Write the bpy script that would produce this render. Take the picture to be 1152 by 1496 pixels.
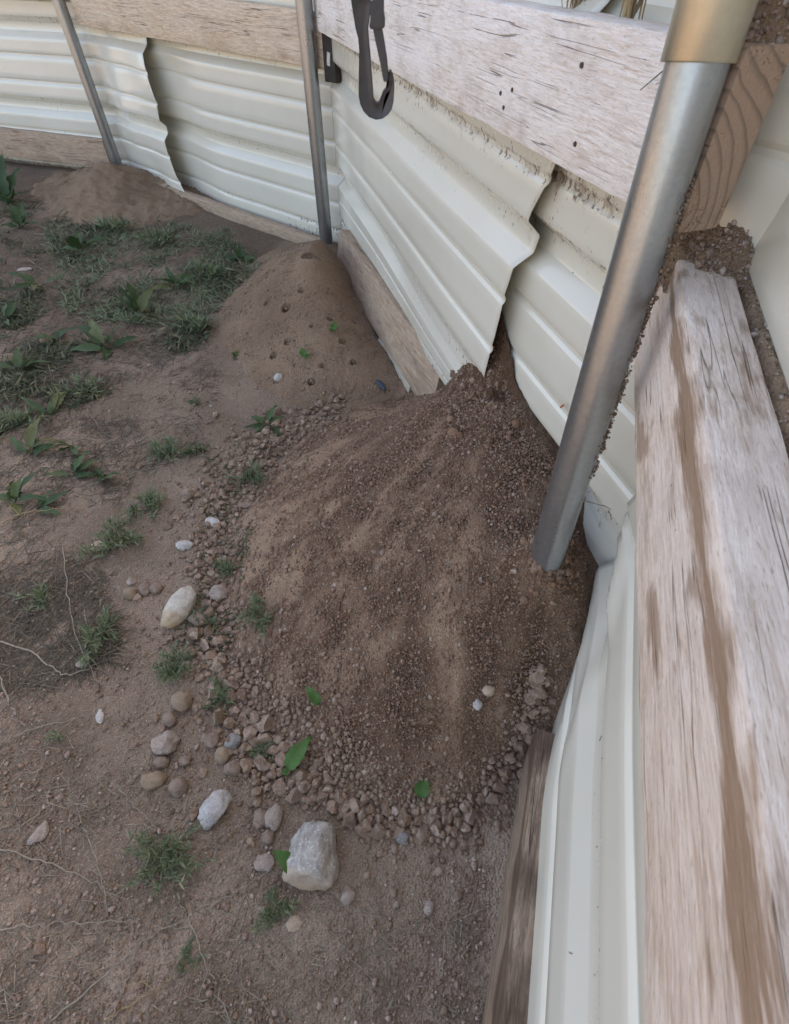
import bpy, bmesh, math, random
import numpy as np
from mathutils import Vector, Matrix, noise as mn

for o in list(bpy.data.objects): bpy.data.objects.remove(o)
S = bpy.context.scene
COL = S.collection
random.seed(11); RNG = np.random.default_rng(11)
R = math.radians

# ------------------------------------------------------------------ camera
CAM_H, FPX, PITCH, CX, CY = .95, 757., R(49.2), 576., 748.
cam = bpy.data.cameras.new('camera'); camo = bpy.data.objects.new('camera', cam); COL.objects.link(camo)
camo.location = (0, 0, CAM_H); camo.rotation_euler = (R(90) - PITCH, 0, 0)
cam.sensor_fit = 'HORIZONTAL'; cam.sensor_width = 36; cam.lens = 36 * FPX / 1152
cam.clip_start = .01; cam.clip_end = 500
S.camera = camo
cam.dof.use_dof = True; cam.dof.focus_distance = 1.25; cam.dof.aperture_fstop = 22.0

# ------------------------------------------------------------------ sky, sun, exposure
SUN_EL, SUN_AZ = R(41), R(38)                      # sun stands beyond the fence, to the right of the view
W = bpy.data.worlds.new('World'); S.world = W; W.use_nodes = True
nt = W.node_tree; nt.nodes.clear()
sky = nt.nodes.new('ShaderNodeTexSky'); sky.sky_type = 'NISHITA'; sky.sun_disc = False
sky.sun_elevation = SUN_EL; sky.sun_rotation = SUN_AZ; sky.air_density = 1.0; sky.dust_density = 3.0; sky.ozone_density = 1.0
bg = nt.nodes.new('ShaderNodeBackground'); bg.inputs[1].default_value = .15
wo = nt.nodes.new('ShaderNodeOutputWorld')
nt.links.new(sky.outputs[0], bg.inputs[0]); nt.links.new(bg.outputs[0], wo.inputs[0])
sl = bpy.data.lights.new('sun', 'SUN'); sl.energy = 3.2; sl.angle = R(.5); sl.color = (1, .93, .82)
so = bpy.data.objects.new('sun', sl); COL.objects.link(so)
sdir = Vector((math.sin(SUN_AZ) * math.cos(SUN_EL), math.cos(SUN_AZ) * math.cos(SUN_EL), math.sin(SUN_EL)))
so.rotation_euler = sdir.to_track_quat('Z', 'Y').to_euler(); so.location = sdir * 20
vs = S.view_settings; vs.view_transform = 'Standard'; vs.look = 'None'; vs.gamma = 1; vs.use_curve_mapping = False
vs.exposure = 2.09
vs.use_white_balance = True; vs.white_balance_temperature = 7580; vs.white_balance_tint = 16
S.render.engine = 'CYCLES'

# ------------------------------------------------------------------ pixel -> ray helpers (place things at their true spot)
cT, sT = math.cos(PITCH), math.sin(PITCH)
def ray(x, y):
    a = (x - CX) / FPX; b = (CY - y) / FPX
    return np.array([a, b * sT + cT, b * cT - sT])
def at(x, y, z=0.):
    d = ray(x, y); t = (z - CAM_H) / d[2]; return np.array([t * d[0], t * d[1], z])
def depth(p): return p[1] * cT - (p[2] - CAM_H) * sT

# ------------------------------------------------------------------ materials
def mat(name):
    m = bpy.data.materials.new(name); m.use_nodes = True
    t = m.node_tree; b = t.nodes['Principled BSDF']; return m, t, b
class N:
    def __init__(s, t): s.t = t
    def n(s, ty, ins=None, **kw):
        k = s.t.nodes.new(ty)
        for a, v in kw.items(): setattr(k, a, v)
        for a, v in (ins or {}).items():
            if isinstance(v, bpy.types.NodeSocket): s.t.links.new(v, k.inputs[a])
            else: k.inputs[a].default_value = v
        return k
    def noise(s, co, scale, detail=4, rough=.55, dist=0):
        return s.n('ShaderNodeTexNoise', {'Vector': co, 'Scale': scale, 'Detail': detail, 'Roughness': rough, 'Distortion': dist}).outputs[0]
    def ramp(s, f, *stops):
        k = s.n('ShaderNodeValToRGB', {'Fac': f}); e = k.color_ramp.elements
        while len(e) < len(stops): e.new(.5)
        for i, (p, c) in enumerate(stops):
            e[i].position = p; e[i].color = (c, c, c, 1) if isinstance(c, (int, float)) else (*c, 1)
        return k.outputs[0]
    def mix(s, f, a, b, bt='MIX'):
        k = s.n('ShaderNodeMix', data_type='RGBA', blend_type=bt)
        for i, v in ((0, f), (6, a), (7, b)):
            if isinstance(v, bpy.types.NodeSocket): s.t.links.new(v, k.inputs[i])
            elif i == 0: k.inputs[0].default_value = v
            else: k.inputs[i].default_value = (*v, 1)
        return k.outputs[2]
    def math(s, op, a, b=0., c=0.):
        k = s.n('ShaderNodeMath', operation=op)
        for i, v in enumerate((a, b, c)):
            if isinstance(v, bpy.types.NodeSocket): s.t.links.new(v, k.inputs[i])
            else: k.inputs[i].default_value = v
        return k.outputs[0]
    def bump(s, h, strength, dist, normal=None):
        k = s.n('ShaderNodeBump', {'Height': h, 'Strength': strength, 'Distance': dist})
        if normal: s.t.links.new(normal, k.inputs['Normal'])
        return k.outputs[0]
    def attr(s, name): return s.n('ShaderNodeAttribute', attribute_name=name).outputs['Fac']
    def obj(s): return s.n('ShaderNodeTexCoord').outputs['Object']
    def pos(s): return s.n('ShaderNodeNewGeometry').outputs['Position']
    def island(s): return s.n('ShaderNodeNewGeometry').outputs['Random Per Island']
    def orand(s): return s.n('ShaderNodeObjectInfo').outputs['Random']
    def mapping(s, co, scale=(1, 1, 1), loc=(0, 0, 0), rot=(0, 0, 0)):
        return s.n('ShaderNodeMapping', {'Vector': co, 'Scale': scale, 'Location': loc, 'Rotation': rot}).outputs[0]

def soil_mat(name, dark, mid, light, pale, bumpd=.004):
    m, t, b = mat(name); k = N(t); co = k.obj()
    big = k.noise(co, 6, 5, .6); med = k.noise(co, 45, 5, .65); fine = k.noise(co, 320, 3, .7)
    v = k.n('ShaderNodeTexVoronoi', {'Vector': co, 'Scale': 260}); vd = v.outputs['Distance']
    damp = k.attr('damp')
    c = k.mix(k.ramp(big, (.3, 0), (.7, 1)), mid, light)
    c = k.mix(k.math('MULTIPLY', damp, k.ramp(med, (.25, .55), (.6, 1))), c, dark)
    c = k.mix(k.math('MULTIPLY', k.ramp(med, (.5, 0), (.8, 1)), .5), c, pale)
    c = k.mix(k.ramp(fine, (.3, .55), (.5, 0)), c, dark)
    c = k.mix(k.math('MULTIPLY', k.ramp(k.noise(co, 520, 2), (.66, 0), (.72, 1)), .8), c, (pale[0] * 1.7, pale[1] * 1.7, pale[2] * 1.75))
    t.links.new(c, b.inputs['Base Color']); b.inputs['Roughness'].default_value = .95; b.inputs['Specular IOR Level'].default_value = .15
    h = k.math('ADD', k.math('MULTIPLY', med, 1.2), k.math('ADD', k.math('MULTIPLY', fine, .5), k.math('MULTIPLY', vd, -.5)))
    t.links.new(k.bump(h, .9, bumpd), b.inputs['Normal'])
    return m
M_GROUND = soil_mat('ground_soil', (.14, .096, .064), (.385, .280, .197), (.47, .352, .254), (.58, .458, .345), .012)
M_MOUND = soil_mat('mound_soil', (.085, .044, .027), (.37, .236, .15), (.435, .287, .187), (.52, .37, .262), .010)
M_MOUNDP = soil_mat('pale_mound_soil', (.15, .093, .058), (.285, .188, .118), (.33, .225, .147), (.40, .285, .195), .007)
M_DARKSOIL = soil_mat('dark_soil', (.05, .026, .016), (.13, .072, .043), (.18, .105, .066), (.23, .145, .095), .012)

def grain_mat(name, cols, rough=.9, bscale=260, bd=.0025):
    m, t, b = mat(name); k = N(t); co = k.pos()
    r = k.math('FRACT', k.math('ADD', k.island(), k.math('MULTIPLY', k.orand(), 7.31)))
    stops = [(i / max(1, len(cols) - 1), c) for i, c in enumerate(cols)]
    c = k.ramp(r, *stops)
    n1 = k.noise(co, bscale, 5, .7); n2 = k.noise(co, bscale * .35, 3, .6)
    c = k.mix(k.ramp(n1, (.35, .75), (.58, 0)), c, (.15, .105, .078))
    c = k.mix(k.ramp(n2, (.5, 0), (.72, .6)), c, (.42, .33, .255))
    t.links.new(c, b.inputs['Base Color']); b.inputs['Roughness'].default_value = rough; b.inputs['Specular IOR Level'].default_value = .15
    t.links.new(k.bump(k.math('ADD', n1, n2), .9, bd), b.inputs['Normal']); return m
M_CLOD = grain_mat('clod', [(0.206, 0.136, 0.090), (0.304, 0.203, 0.135), (0.248, 0.167, 0.114), (0.400, 0.284, 0.200), (0.227, 0.148, 0.098), (0.331, 0.222, 0.146), (0.468, 0.345, 0.255), (0.275, 0.184, 0.124), (0.193, 0.129, 0.092), (0.358, 0.246, 0.168)])
M_CRUMB = grain_mat('crumb', [(0.128, 0.067, 0.038), (0.214, 0.113, 0.067), (0.314, 0.176, 0.106), (0.171, 0.090, 0.053), (0.385, 0.226, 0.139), (0.142, 0.076, 0.044), (0.470, 0.314, 0.222), (0.257, 0.140, 0.083)])
M_CHIP = grain_mat('chip', [(0.312, 0.225, 0.176), (0.468, 0.349, 0.281), (0.390, 0.262, 0.199), (0.585, 0.487, 0.410), (0.286, 0.212, 0.164), (0.364, 0.250, 0.194)])
def stone_mat(name, a, bb, c3, sc=60, rough=.85, tan=None):
    m, t, b = mat(name); k = N(t); co = k.pos(); oc = k.obj()
    n1 = k.noise(co, sc, 7, .68, .6); n2 = k.noise(co, sc * 5, 4, .7); n3 = k.noise(co, sc * .5, 3)
    c = k.mix(k.ramp(n1, (.36, 0), (.6, 1)), a, bb)
    c = k.mix(k.ramp(n2, (.54, 0), (.66, .85)), c, c3)
    if tan:
        z = k.n('ShaderNodeSeparateXYZ', {'Vector': oc}).outputs[1]
        c = k.mix(k.ramp(k.math('ADD', k.math('MULTIPLY', z, -.55), k.math('MULTIPLY', n3, 1.)), (.55, 0), (.9, .9)), c, tan)
    c = k.mix(k.ramp(n3, (.5, 0), (.75, .45)), c, (.27, .20, .155))
    t.links.new(c, b.inputs['Base Color']); b.inputs['Roughness'].default_value = rough; b.inputs['Specular IOR Level'].default_value = .25
    t.links.new(k.bump(k.math('ADD', n1, k.math('MULTIPLY', n2, .4)), .9, .005), b.inputs['Normal']); return m
M_ROCK = stone_mat('grey_white_rock', (0.275, 0.244, 0.214), (0.500, 0.463, 0.404), (0.725, 0.688, 0.617), 45, .8, (0.425, 0.312, 0.208))
M_GRANITE = stone_mat('pale_granite', (0.525, 0.475, 0.386), (0.700, 0.650, 0.546), (0.250, 0.194, 0.137), 130, .85, (0.525, 0.375, 0.226))
M_SHARD = stone_mat('blue_white_shard', (0.375, 0.362, 0.338), (0.587, 0.575, 0.540), (0.375, 0.275, 0.196), 60, .7)
M_PINK = stone_mat('pinkish_rock', (0.288, 0.215, 0.172), (0.423, 0.345, 0.282), (0.540, 0.475, 0.407), 90, .9)
M_BROWN = stone_mat('brown_clod', (0.213, 0.150, 0.107), (0.312, 0.231, 0.172), (0.388, 0.300, 0.237), 90, .95)
M_OCHRE = stone_mat('ochre_clod', (0.263, 0.188, 0.119), (0.350, 0.256, 0.172), (0.425, 0.325, 0.237), 90, .95)
M_GREYST = stone_mat('grey_stone', (0.213, 0.194, 0.178), (0.312, 0.294, 0.267), (0.413, 0.375, 0.333), 80, .85)
M_WHITEST = stone_mat('white_quartz', (0.468, 0.435, 0.383), (0.637, 0.605, 0.545), (0.319, 0.250, 0.182), 130, .6)
M_TANST = stone_mat('tan_stone', (0.425, 0.312, 0.214), (0.537, 0.413, 0.297), (0.625, 0.525, 0.404), 80, .9)

def wood_mat(name, dark, mid, light, wash, washamt, stain=None, dirt=.35, end=None):
    m, t, b = mat(name); k = N(t); co = k.obj(); rnd = k.orand()
    off = k.n('ShaderNodeCombineXYZ', {'X': k.math('MULTIPLY', rnd, 13.), 'Y': 0., 'Z': 0.}).outputs[0]
    cc = k.n('ShaderNodeVectorMath', {0: co, 1: off}, operation='ADD').outputs[0]
    # growth rings round an axis that runs nearly along the board: arcs on the end, cathedral grain on the faces
    wob = k.n('ShaderNodeTexNoise', {'Vector': k.mapping(cc, (2.2, 5, 5)), 'Scale': 1., 'Detail': 3}).outputs[1]
    wv = k.n('ShaderNodeVectorMath', {0: wob, 1: (.5, .5, .5)}, operation='SUBTRACT').outputs[0]
    wv = k.n('ShaderNodeVectorMath', {0: wv, 'Scale': .085}, operation='SCALE').outputs[0]
    pc = k.n('ShaderNodeVectorMath', {0: k.mapping(co, (.06, 1, 1), (0, .07, -.03)), 1: wv}, operation='ADD').outputs[0]
    sp = k.n('ShaderNodeSeparateXYZ', {'Vector': pc})
    rad = k.math('SQRT', k.math('ADD', k.math('POWER', sp.outputs[1], 2.), k.math('POWER', sp.outputs[2], 2.)))
    ring = k.math('FRACT', k.math('MULTIPLY', rad, 95.))
    ringc = k.ramp(ring, (.0, .1), (.62, .55), (.9, 1.), (1., .2))
    fib = k.noise(k.mapping(cc, (26, 230, 230)), 1., 6, .65)
    fib2 = k.noise(k.mapping(cc, (110, 600, 600)), 1., 3, .6)
    blot = k.noise(k.mapping(cc, (4, 14, 14)), 1., 4, .6)
    c = k.mix(ringc, light, mid)
    c = k.mix(k.ramp(fib, (.34, .9), (.56, 0)), c, dark)
    c = k.mix(k.math('MULTIPLY', k.ramp(k.math('ADD', blot, k.math('MULTIPLY', fib, .35)), (.42, 0), (.78, 1)), washamt), c, wash)
    c = k.mix(k.ramp(fib2, (.27, .6), (.40, 0)), c, (dark[0] * .55, dark[1] * .48, dark[2] * .42))
    c = k.mix(k.math('MULTIPLY', k.ramp(k.noise(k.mapping(cc, (90, 420, 420)), 1., 2, .5), (.60, 0), (.70, 1)), .35), c, (min(1, wash[0] * 1.15), min(1, wash[1] * 1.15), min(1, wash[2] * 1.15)))
    ck = k.noise(k.mapping(cc, (1.6, 75, 75)), 1., 2, .5)
    crack = k.ramp(k.math('ABSOLUTE', k.math('SUBTRACT', ck, .56)), (.0, 1), (.012, 0))
    crack = k.math('MULTIPLY', crack, k.ramp(k.noise(k.mapping(cc, (7, 20, 20)), 1., 3, .6), (.48, 0), (.58, 1)))
    c = k.mix(k.math('MULTIPLY', crack, .8), c, (dark[0] * .4, dark[1] * .35, dark[2] * .3))
    # knots
    vo = k.n('ShaderNodeTexVoronoi', {'Vector': k.mapping(cc, (3.6, 7., 7.)), 'Scale': 1., 'Randomness': 1.}).outputs['Distance']
    c = k.mix(k.ramp(vo, (.05, .8), (.10, .35), (.16, 0)) if not stain else 0., c, (dark[0] * .75, dark[1] * .6, dark[2] * .5))
    rough = .8
    if stain:   # long brown water stain with a shape of its own
        s0, s1, scol = stain[:3]
        spx = k.n('ShaderNodeSeparateXYZ', {'Vector': co})
        nz = k.noise(k.mapping(co, (7, 16, 16)), 1., 4, .6)
        nz2 = k.noise(k.mapping(co, (3.1, 2, 2), (4, 0, 0)), 1., 2, .5)
        cen = k.math('ADD', s0, k.math('MULTIPLY', k.math('SUBTRACT', nz2, .5), .025))
        wd = k.ramp(k.noise(k.mapping(co, (6, .01, .01), (1.7, 0, 0)), 1., 2, .5), (.42, .35), (.62, 1.5))
        dd = k.math('ABSOLUTE', k.math('SUBTRACT', spx.outputs[2], cen))
        fr = k.math('MULTIPLY', k.math('SUBTRACT', k.noise(k.mapping(co, (12, 150, 150)), 1., 4, .7), .5), 2.6 if len(stain) < 4 else 1.0)
        msk = k.ramp(k.math('ADD', k.math('DIVIDE', dd, k.math('MULTIPLY', wd, s1)), k.math('ADD', fr, k.math('MULTIPLY', k.math('SUBTRACT', nz, .5), 1.2))), (.40, 1), (1.0, 0))
        st2 = k.ramp(k.math('ADD', nz, k.math('MULTIPLY', fr, .12)), (.57, 0), (.64, .7))
        if len(stain) < 4: msk = k.math('MAXIMUM', msk, st2)
        inner = k.ramp(spx.outputs[1], (.0, 1), (.012, .35))
        mk = k.math('MULTIPLY', msk, .8)
        c = k.mix(mk, c, scol)
    d1 = k.noise(k.mapping(co, (9, 22, 22)), 1., 5, .7)
    c = k.mix(k.math('MULTIPLY', k.ramp(d1, (.5, 0), (.7, 1)), dirt), c, (.30, .20, .14))
    if end:   # soil-stained end grain
        ex = k.n('ShaderNodeSeparateXYZ', {'Vector': co}).outputs[0]
        c = k.mix(k.math('MULTIPLY', k.math('GREATER_THAN', ex, end[0]), .9), c, k.mix(k.ramp(ringc, (.5, 0), (.95, 1)), end[1], tuple(v * .55 for v in end[1])))
    t.links.new(c, b.inputs['Base Color']); b.inputs['Roughness'].default_value = rough; b.inputs['Specular IOR Level'].default_value = .25
    h = k.math('ADD', k.math('MULTIPLY', fib, .8), k.math('ADD', k.math('MULTIPLY', fib2, .35), k.math('MULTIPLY', ringc, .15)))
    h = k.math('SUBTRACT', h, crack)
    t.links.new(k.bump(h, .8, .004), b.inputs['Normal']); return m
M_WOODB = wood_mat('tan_pine', (.42, .27, .16), (.58, .42, .275), (.74, .58, .42), (.78, .66, .53), .35, dirt=.3)
M_WOODC = wood_mat('washed_pine', (.56, .44, .34), (.74, .64, .54), (.82, .74, .655), (.86, .81, .76), .75, dirt=.35, end=(1.775, (.40, .265, .175)))
M_WOODD = wood_mat('stained_pine', (.48, .33, .225), (.68, .52, .395), (.77, .635, .51), (.82, .745, .675), .62, stain=(.119, .019, (.24, .13, .06)), dirt=.4)
M_KICK = wood_mat('dusty_kick_board', (.28, .18, .115), (.42, .295, .195), (.52, .385, .27), (.54, .42, .315), .25, dirt=.7)
M_KICKD = wood_mat('dark_kick_board', (.11, .068, .045), (.23, .15, .10), (.42, .295, .20), (.45, .34, .245), .25, stain=(.125, .035, (.075, .042, .028), 1), dirt=.45)

def metal_panel():
    m, t, b = mat('cream_painted_steel'); k = N(t); co = k.obj()
    n1 = k.noise(co, 3, 3); n2 = k.noise(co, 70, 5, .7); n3 = k.noise(k.mapping(co, (1, 1, .35)), 30, 5, .65)
    c = k.mix(k.ramp(n1, (.3, 0), (.7, 1)), (.67, .63, .515), (.71, .675, .565))
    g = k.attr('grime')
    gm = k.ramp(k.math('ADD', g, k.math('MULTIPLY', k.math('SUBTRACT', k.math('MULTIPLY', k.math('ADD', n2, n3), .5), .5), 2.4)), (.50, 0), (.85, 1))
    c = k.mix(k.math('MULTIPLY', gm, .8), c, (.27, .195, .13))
    fl = k.ramp(k.math('ADD', k.noise(k.mapping(co, (1, 1, .5)), 120, 3, .6), k.math('MULTIPLY', g, .42)), (.80, 0), (.84, 1))
    c = k.mix(k.math('MULTIPLY', fl, .85), c, (.13, .085, .055))
    c = k.mix(k.math('MULTIPLY', k.ramp(k.noise(co, 9, 3, .5), (.45, 0), (.85, 1)), .18), c, (.58, .52, .41))
    t.links.new(c, b.inputs['Base Color'])
    t.links.new(k.ramp(k.math('ADD', gm, fl), (0, .23), (1, .85)), b.inputs['Roughness'])
    b.inputs['Specular IOR Level'].default_value = .7
    b.inputs['Coat Weight'].default_value = .25; b.inputs['Coat Roughness'].default_value = .12
    t.links.new(k.bump(k.noise(co, 5, 1), .18, .02), b.inputs['Normal'])
    return m
M_PANEL = metal_panel()
def galv(name, ca, cb, rough, scratch=.3):
    m, t, b = mat(name); k = N(t); co = k.obj()
    n1 = k.noise(co, 160, 3, .6); n2 = k.noise(k.mapping(co, (420, 420, 14)), 1, 4, .6); n3 = k.noise(k.mapping(co, (40, 40, 9)), 1., 4, .7)
    c = k.mix(k.ramp(n1, (.2, .2), (.8, .8)), ca, cb)
    dirt = k.ramp(k.noise(co, 60, 5, .75), (.64, 0), (.74, 1))
    c = k.mix(k.math('MULTIPLY', dirt, .7), c, (.25, .18, .13))
    t.links.new(c, b.inputs['Base Color']); b.inputs['Metallic'].default_value = .85
    t.links.new(k.math('ADD', k.math('MULTIPLY', n3, .25), rough), b.inputs['Roughness'])
    t.links.new(k.bump(k.math('ADD', n2, k.math('MULTIPLY', n1, .2)), .07, .001), b.inputs['Normal']); return m
M_GALV = galv('galvanized_steel', (.27, .285, .295), (.40, .41, .405), .18)
M_SLEEVE = galv('brassy_galvanized_steel', (.42, .385, .295), (.53, .485, .375), .24)
def plain(name, col, rough=.6, metal=0, spec=.4, bs=0, bd=.001):
    m, t, b = mat(name); k = N(t); co = k.obj()
    n = k.noise(co, bs or 60, 4, .6)
    c = k.mix(k.ramp(n, (.3, 0), (.7, 1)), tuple(v * .78 for v in col), tuple(min(1, v * 1.15) for v in col))
    t.links.new(c, b.inputs['Base Color']); b.inputs['Roughness'].default_value = rough; b.inputs['Metallic'].default_value = metal
    b.inputs['Specular IOR Level'].default_value = spec
    t.links.new(k.bump(n, .3, bd), b.inputs['Normal']); return m
M_HOOK = plain('black_plastic', (.060, .056, .056), .5, 0, .5, 90, .0015)
M_WEB = plain('black_webbing', (.03, .03, .03), .9)
M_NAIL = plain('rusty_nail', (.13, .09, .07), .6, .7)
M_TAG = plain('pale_staple_tag', (.6, .57, .5), .6)
M_BLACKW = plain('dark_wood', (.05, .04, .035), .9)
M_RUST = plain('rust_red', (.45, .14, .07), .8)
def leaf_mat(name, ca, cb, cdry=None, tr=.25):
    m, t, b = mat(name); k = N(t); co = k.obj()
    r = k.math('FRACT', k.math('ADD', k.island(), k.math('MULTIPLY', k.orand(), 3.7)))
    c = k.ramp(r, (0, ca), (.75, cb), (1, cdry or cb))
    c = k.mix(k.math('MULTIPLY', k.ramp(k.noise(co, 120, 4), (.4, 0), (.7, 1)), .4), c, tuple(v * .6 for v in ca))
    t.links.new(c, b.inputs['Base Color']); b.inputs['Roughness'].default_value = .55; b.inputs['Specular IOR Level'].default_value = .35
    tl = k.n('ShaderNodeBsdfTranslucent', {'Color': c}); mx = k.n('ShaderNodeMixShader', {0: tr})
    t.links.new(b.outputs[0], mx.inputs[1]); t.links.new(tl.outputs[0], mx.inputs[2])
    t.links.new(mx.outputs[0], t.nodes['Material Output'].inputs[0]); return m
M_FEATHER = leaf_mat('blue_green_needles', (.135, .175, .09), (.215, .26, .14), (.33, .31, .18))
M_BROAD = leaf_mat('broad_green_leaf', (.04, .075, .026), (.075, .12, .042), (.17, .16, .06))
M_BRIGHT = leaf_mat('bright_green_leaf', (.06, .14, .028), (.075, .17, .035))
M_COVER = leaf_mat('low_green_cover', (.045, .062, .03), (.10, .115, .058), (.27, .225, .125))
M_STRAW = leaf_mat('dry_straw', (.075, .056, .036), (.15, .118, .078), (.25, .20, .135), .1)
M_STRAWP = leaf_mat('pale_dry_straw', (.16, .125, .085), (.28, .225, .155), (.42, .345, .24), .1)
M_TWIG = plain('grey_dry_stem', (.29, .24, .18), .9, 0, .2, 90, .001)
M_DRYLEAF = leaf_mat('dry_tan_stem', (.40, .29, .15), (.52, .40, .22), (.34, .22, .11))
M_BLUEDARK = plain('dark_blue_plastic', (.035, .06, .09), .4)
M_FOAM = plain('grubby_white_foam', (.50, .44, .34), .95, 0, .2, 240, .004)

# ------------------------------------------------------------------ object helpers
def tag(o, label=None, cat=None, group=None, kind=None):
    for k, v in (('label', label), ('category', cat), ('group', group), ('kind', kind)):
        if v: o[k] = v
    return o
def empty(name, loc=(0, 0, 0), rot=(0, 0, 0)):
    o = bpy.data.objects.new(name, None); COL.objects.link(o); o.location = loc; o.rotation_euler = rot
    o.empty_display_size = .05; return o
def link(name, me, m=None, parent=None, smooth=False, angle=None):
    if m and not me.materials: me.materials.append(m)
    o = bpy.data.objects.new(name, me); COL.objects.link(o)
    if parent: o.parent = parent
    if smooth:
        me.polygons.foreach_set('use_smooth', [True] * len(me.polygons))
        if angle: me.set_sharp_from_angle(angle=R(angle))
    return o
def mesh_np(name, V, F):
    me = bpy.data.meshes.new(name); me.from_pydata([tuple(v) for v in V], [], [tuple(f) for f in F]); me.update(); return me
def mesh_fast(name, V, F):
    """V (n,3), F (m,k) numpy with constant k"""
    me = bpy.data.meshes.new(name); n, (m_, k) = len(V), F.shape
    me.vertices.add(n); me.vertices.foreach_set('co', V.astype(np.float32).ravel())
    me.loops.add(m_ * k); me.loops.foreach_set('vertex_index', F.astype(np.int32).ravel())
    me.polygons.add(m_); me.polygons.foreach_set('loop_start', np.arange(0, m_ * k, k, dtype=np.int32))
    me.polygons.foreach_set('loop_total', np.full(m_, k, dtype=np.int32))
    me.update(calc_edges=True); me.validate(); return me
def bm_mesh(name, bm):
    me = bpy.data.meshes.new(name); bm.normal_update(); bm.to_mesh(me); bm.free(); return me
def fbm(x, y, z=0., o=4, s=1.):
    return mn.fractal(Vector((x * s, y * s, z)), 1.0, 2.0, o)
def grid_faces(nu, nv):
    i = np.arange(nu - 1)[:, None] * nv + np.arange(nv - 1)[None, :]; i = i.ravel()
    return np.stack([i, i + nv, i + nv + 1, i + 1], 1)
def set_attr(me, name, vals):
    a = me.attributes.new(name, 'FLOAT', 'POINT'); a.data.foreach_set('value', np.asarray(vals, dtype=np.float32))

# ------------------------------------------------------------------ fence plan (post axes; ground z = 0)
P1 = np.array([-1.458, 3.164]); P2 = np.array([-.280, 2.237]); P3 = np.array([.247, .500])
P0 = P1 + np.array([-.95, .31]) * 1.45
DQ0 = np.array([.327, .636]); DQ1 = np.array([.143, .007])
dD = (DQ1 - DQ0) / np.linalg.norm(DQ1 - DQ0)
P4 = DQ0 + dD * 1.62 + np.array([-.96, .281]) * .035
def nrm(a, b):      # outward normal (away from the yard) of a run a -> b walked left to right
    d = (b - a) / np.linalg.norm(b - a); return np.array([-d[1], d[0]])
def isect(p, d, q, e):
    A = np.array([d, -e]).T; t = np.linalg.solve(A, q - p); return p + d * t[0]
nA, nB = nrm(P0, P1), nrm(P1, P2)
CA, CB = np.array([-.200, 2.255]), np.array([.326, .554]); nC = nrm(CA, CB)
nD = np.array([-dD[1], dD[0]])
OFF = .074
cAB = isect(P0 + nA * OFF, P1 - P0, P1 + nB * OFF, P2 - P1)
cBC = isect(P1 + nB * OFF, P2 - P1, CA, CB - CA)
DP0, DP1 = DQ0 + nD * .066, DQ1 + nD * .066
cCD = isect(CA, CB - CA, DP0, DP1 - DP0)
cDE = DP0 + dD * 3.2
cOA = P0 + nA * OFF + (P0 - P1) * .9

# ------------------------------------------------------------------ terrain: height of the mounds over the ground
def rbf(pts):
    P = np.array(pts, float); X, z = P[:, :2], P[:, 2]
    D = np.linalg.norm(X[:, None] - X[None], axis=2); n = len(X)
    A = np.zeros((n + 3, n + 3)); A[:n, :n] = D; A[:n, n] = 1; A[:n, n + 1:] = X; A[n:, :n] = A[:n, n:].T
    w = np.linalg.solve(A, np.append(z, [0, 0, 0]))
    def f(x, y):
        x = np.asarray(x, float); y = np.asarray(y, float); out = np.zeros(np.broadcast(x, y).shape) + w[n]
        out = out + w[n + 1] * x + w[n + 2] * y
        for i in range(n): out = out + w[i] * np.sqrt((x - X[i, 0]) ** 2 + (y - X[i, 1]) ** 2)
        return out
    return f
toe = [(-.186, 1.148), (-.309, .931), (-.354, .713), (-.319, .536), (-.265, .391), (-.149, .27), (-.018, .186), (.116, .176), (.203, .235)]
ctl = [(x, y, 0) for x, y in toe]
cm = np.array([.12, .68])
for x, y in toe: ctl.append((cm[0] + (x - cm[0]) * 1.35, cm[1] + (y - cm[1]) * 1.35, -.06))
ctl += [(.03, 1.26, .0), (.12, 1.10, .14), (.165, .985, .245), (.20, .90, .305), (.225, .80, .325), (.262, .74, .315), (.262, .60, .312),
        (.243, .475, .300), (.33, .55, .225), (.355, .45, .185), (.30, .37, .165), (.25, .28, .085), (.10, .90, .265), (0.0, .88, .205), (.06, .66, .245), (-.1, .66, .175),
        (-.2, .75, .118), (-.22, .60, .098), (.02, .45, .185), (-.12, .46, .128), (.12, .33, .142), (.0, .30, .095), (.15, .52, .265), (.30, .82, .33), (.35, .70, .31), (.26, 1.0, .33)]
f_main = rbf(ctl)
def spike(x, y, cx, cy, r, h): return h * np.exp(-(((x - cx) ** 2 + (y - cy) ** 2) / r ** 2))
def h_main(x, y):
    z = f_main(x, y)
    # soil pouring through the gap between the two sheets
    t = np.clip((y - .80) / .17, 0, 1); ridge_x = -.2 + .309 * (2.255 - y) + .004
    wall = np.exp(-np.abs(ridge_x - x) / .030) * (x < ridge_x + .03)
    z = z + wall * (.165 * t ** 1.3) * np.clip((1.12 - y) / .1, 0, 1)
    z = z + spike(x, y, .240, .470, .042, .020)
    z = z - spike(x, y, .222, .855, .024, .028)                        # small hollow at the mouth
    return z
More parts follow.
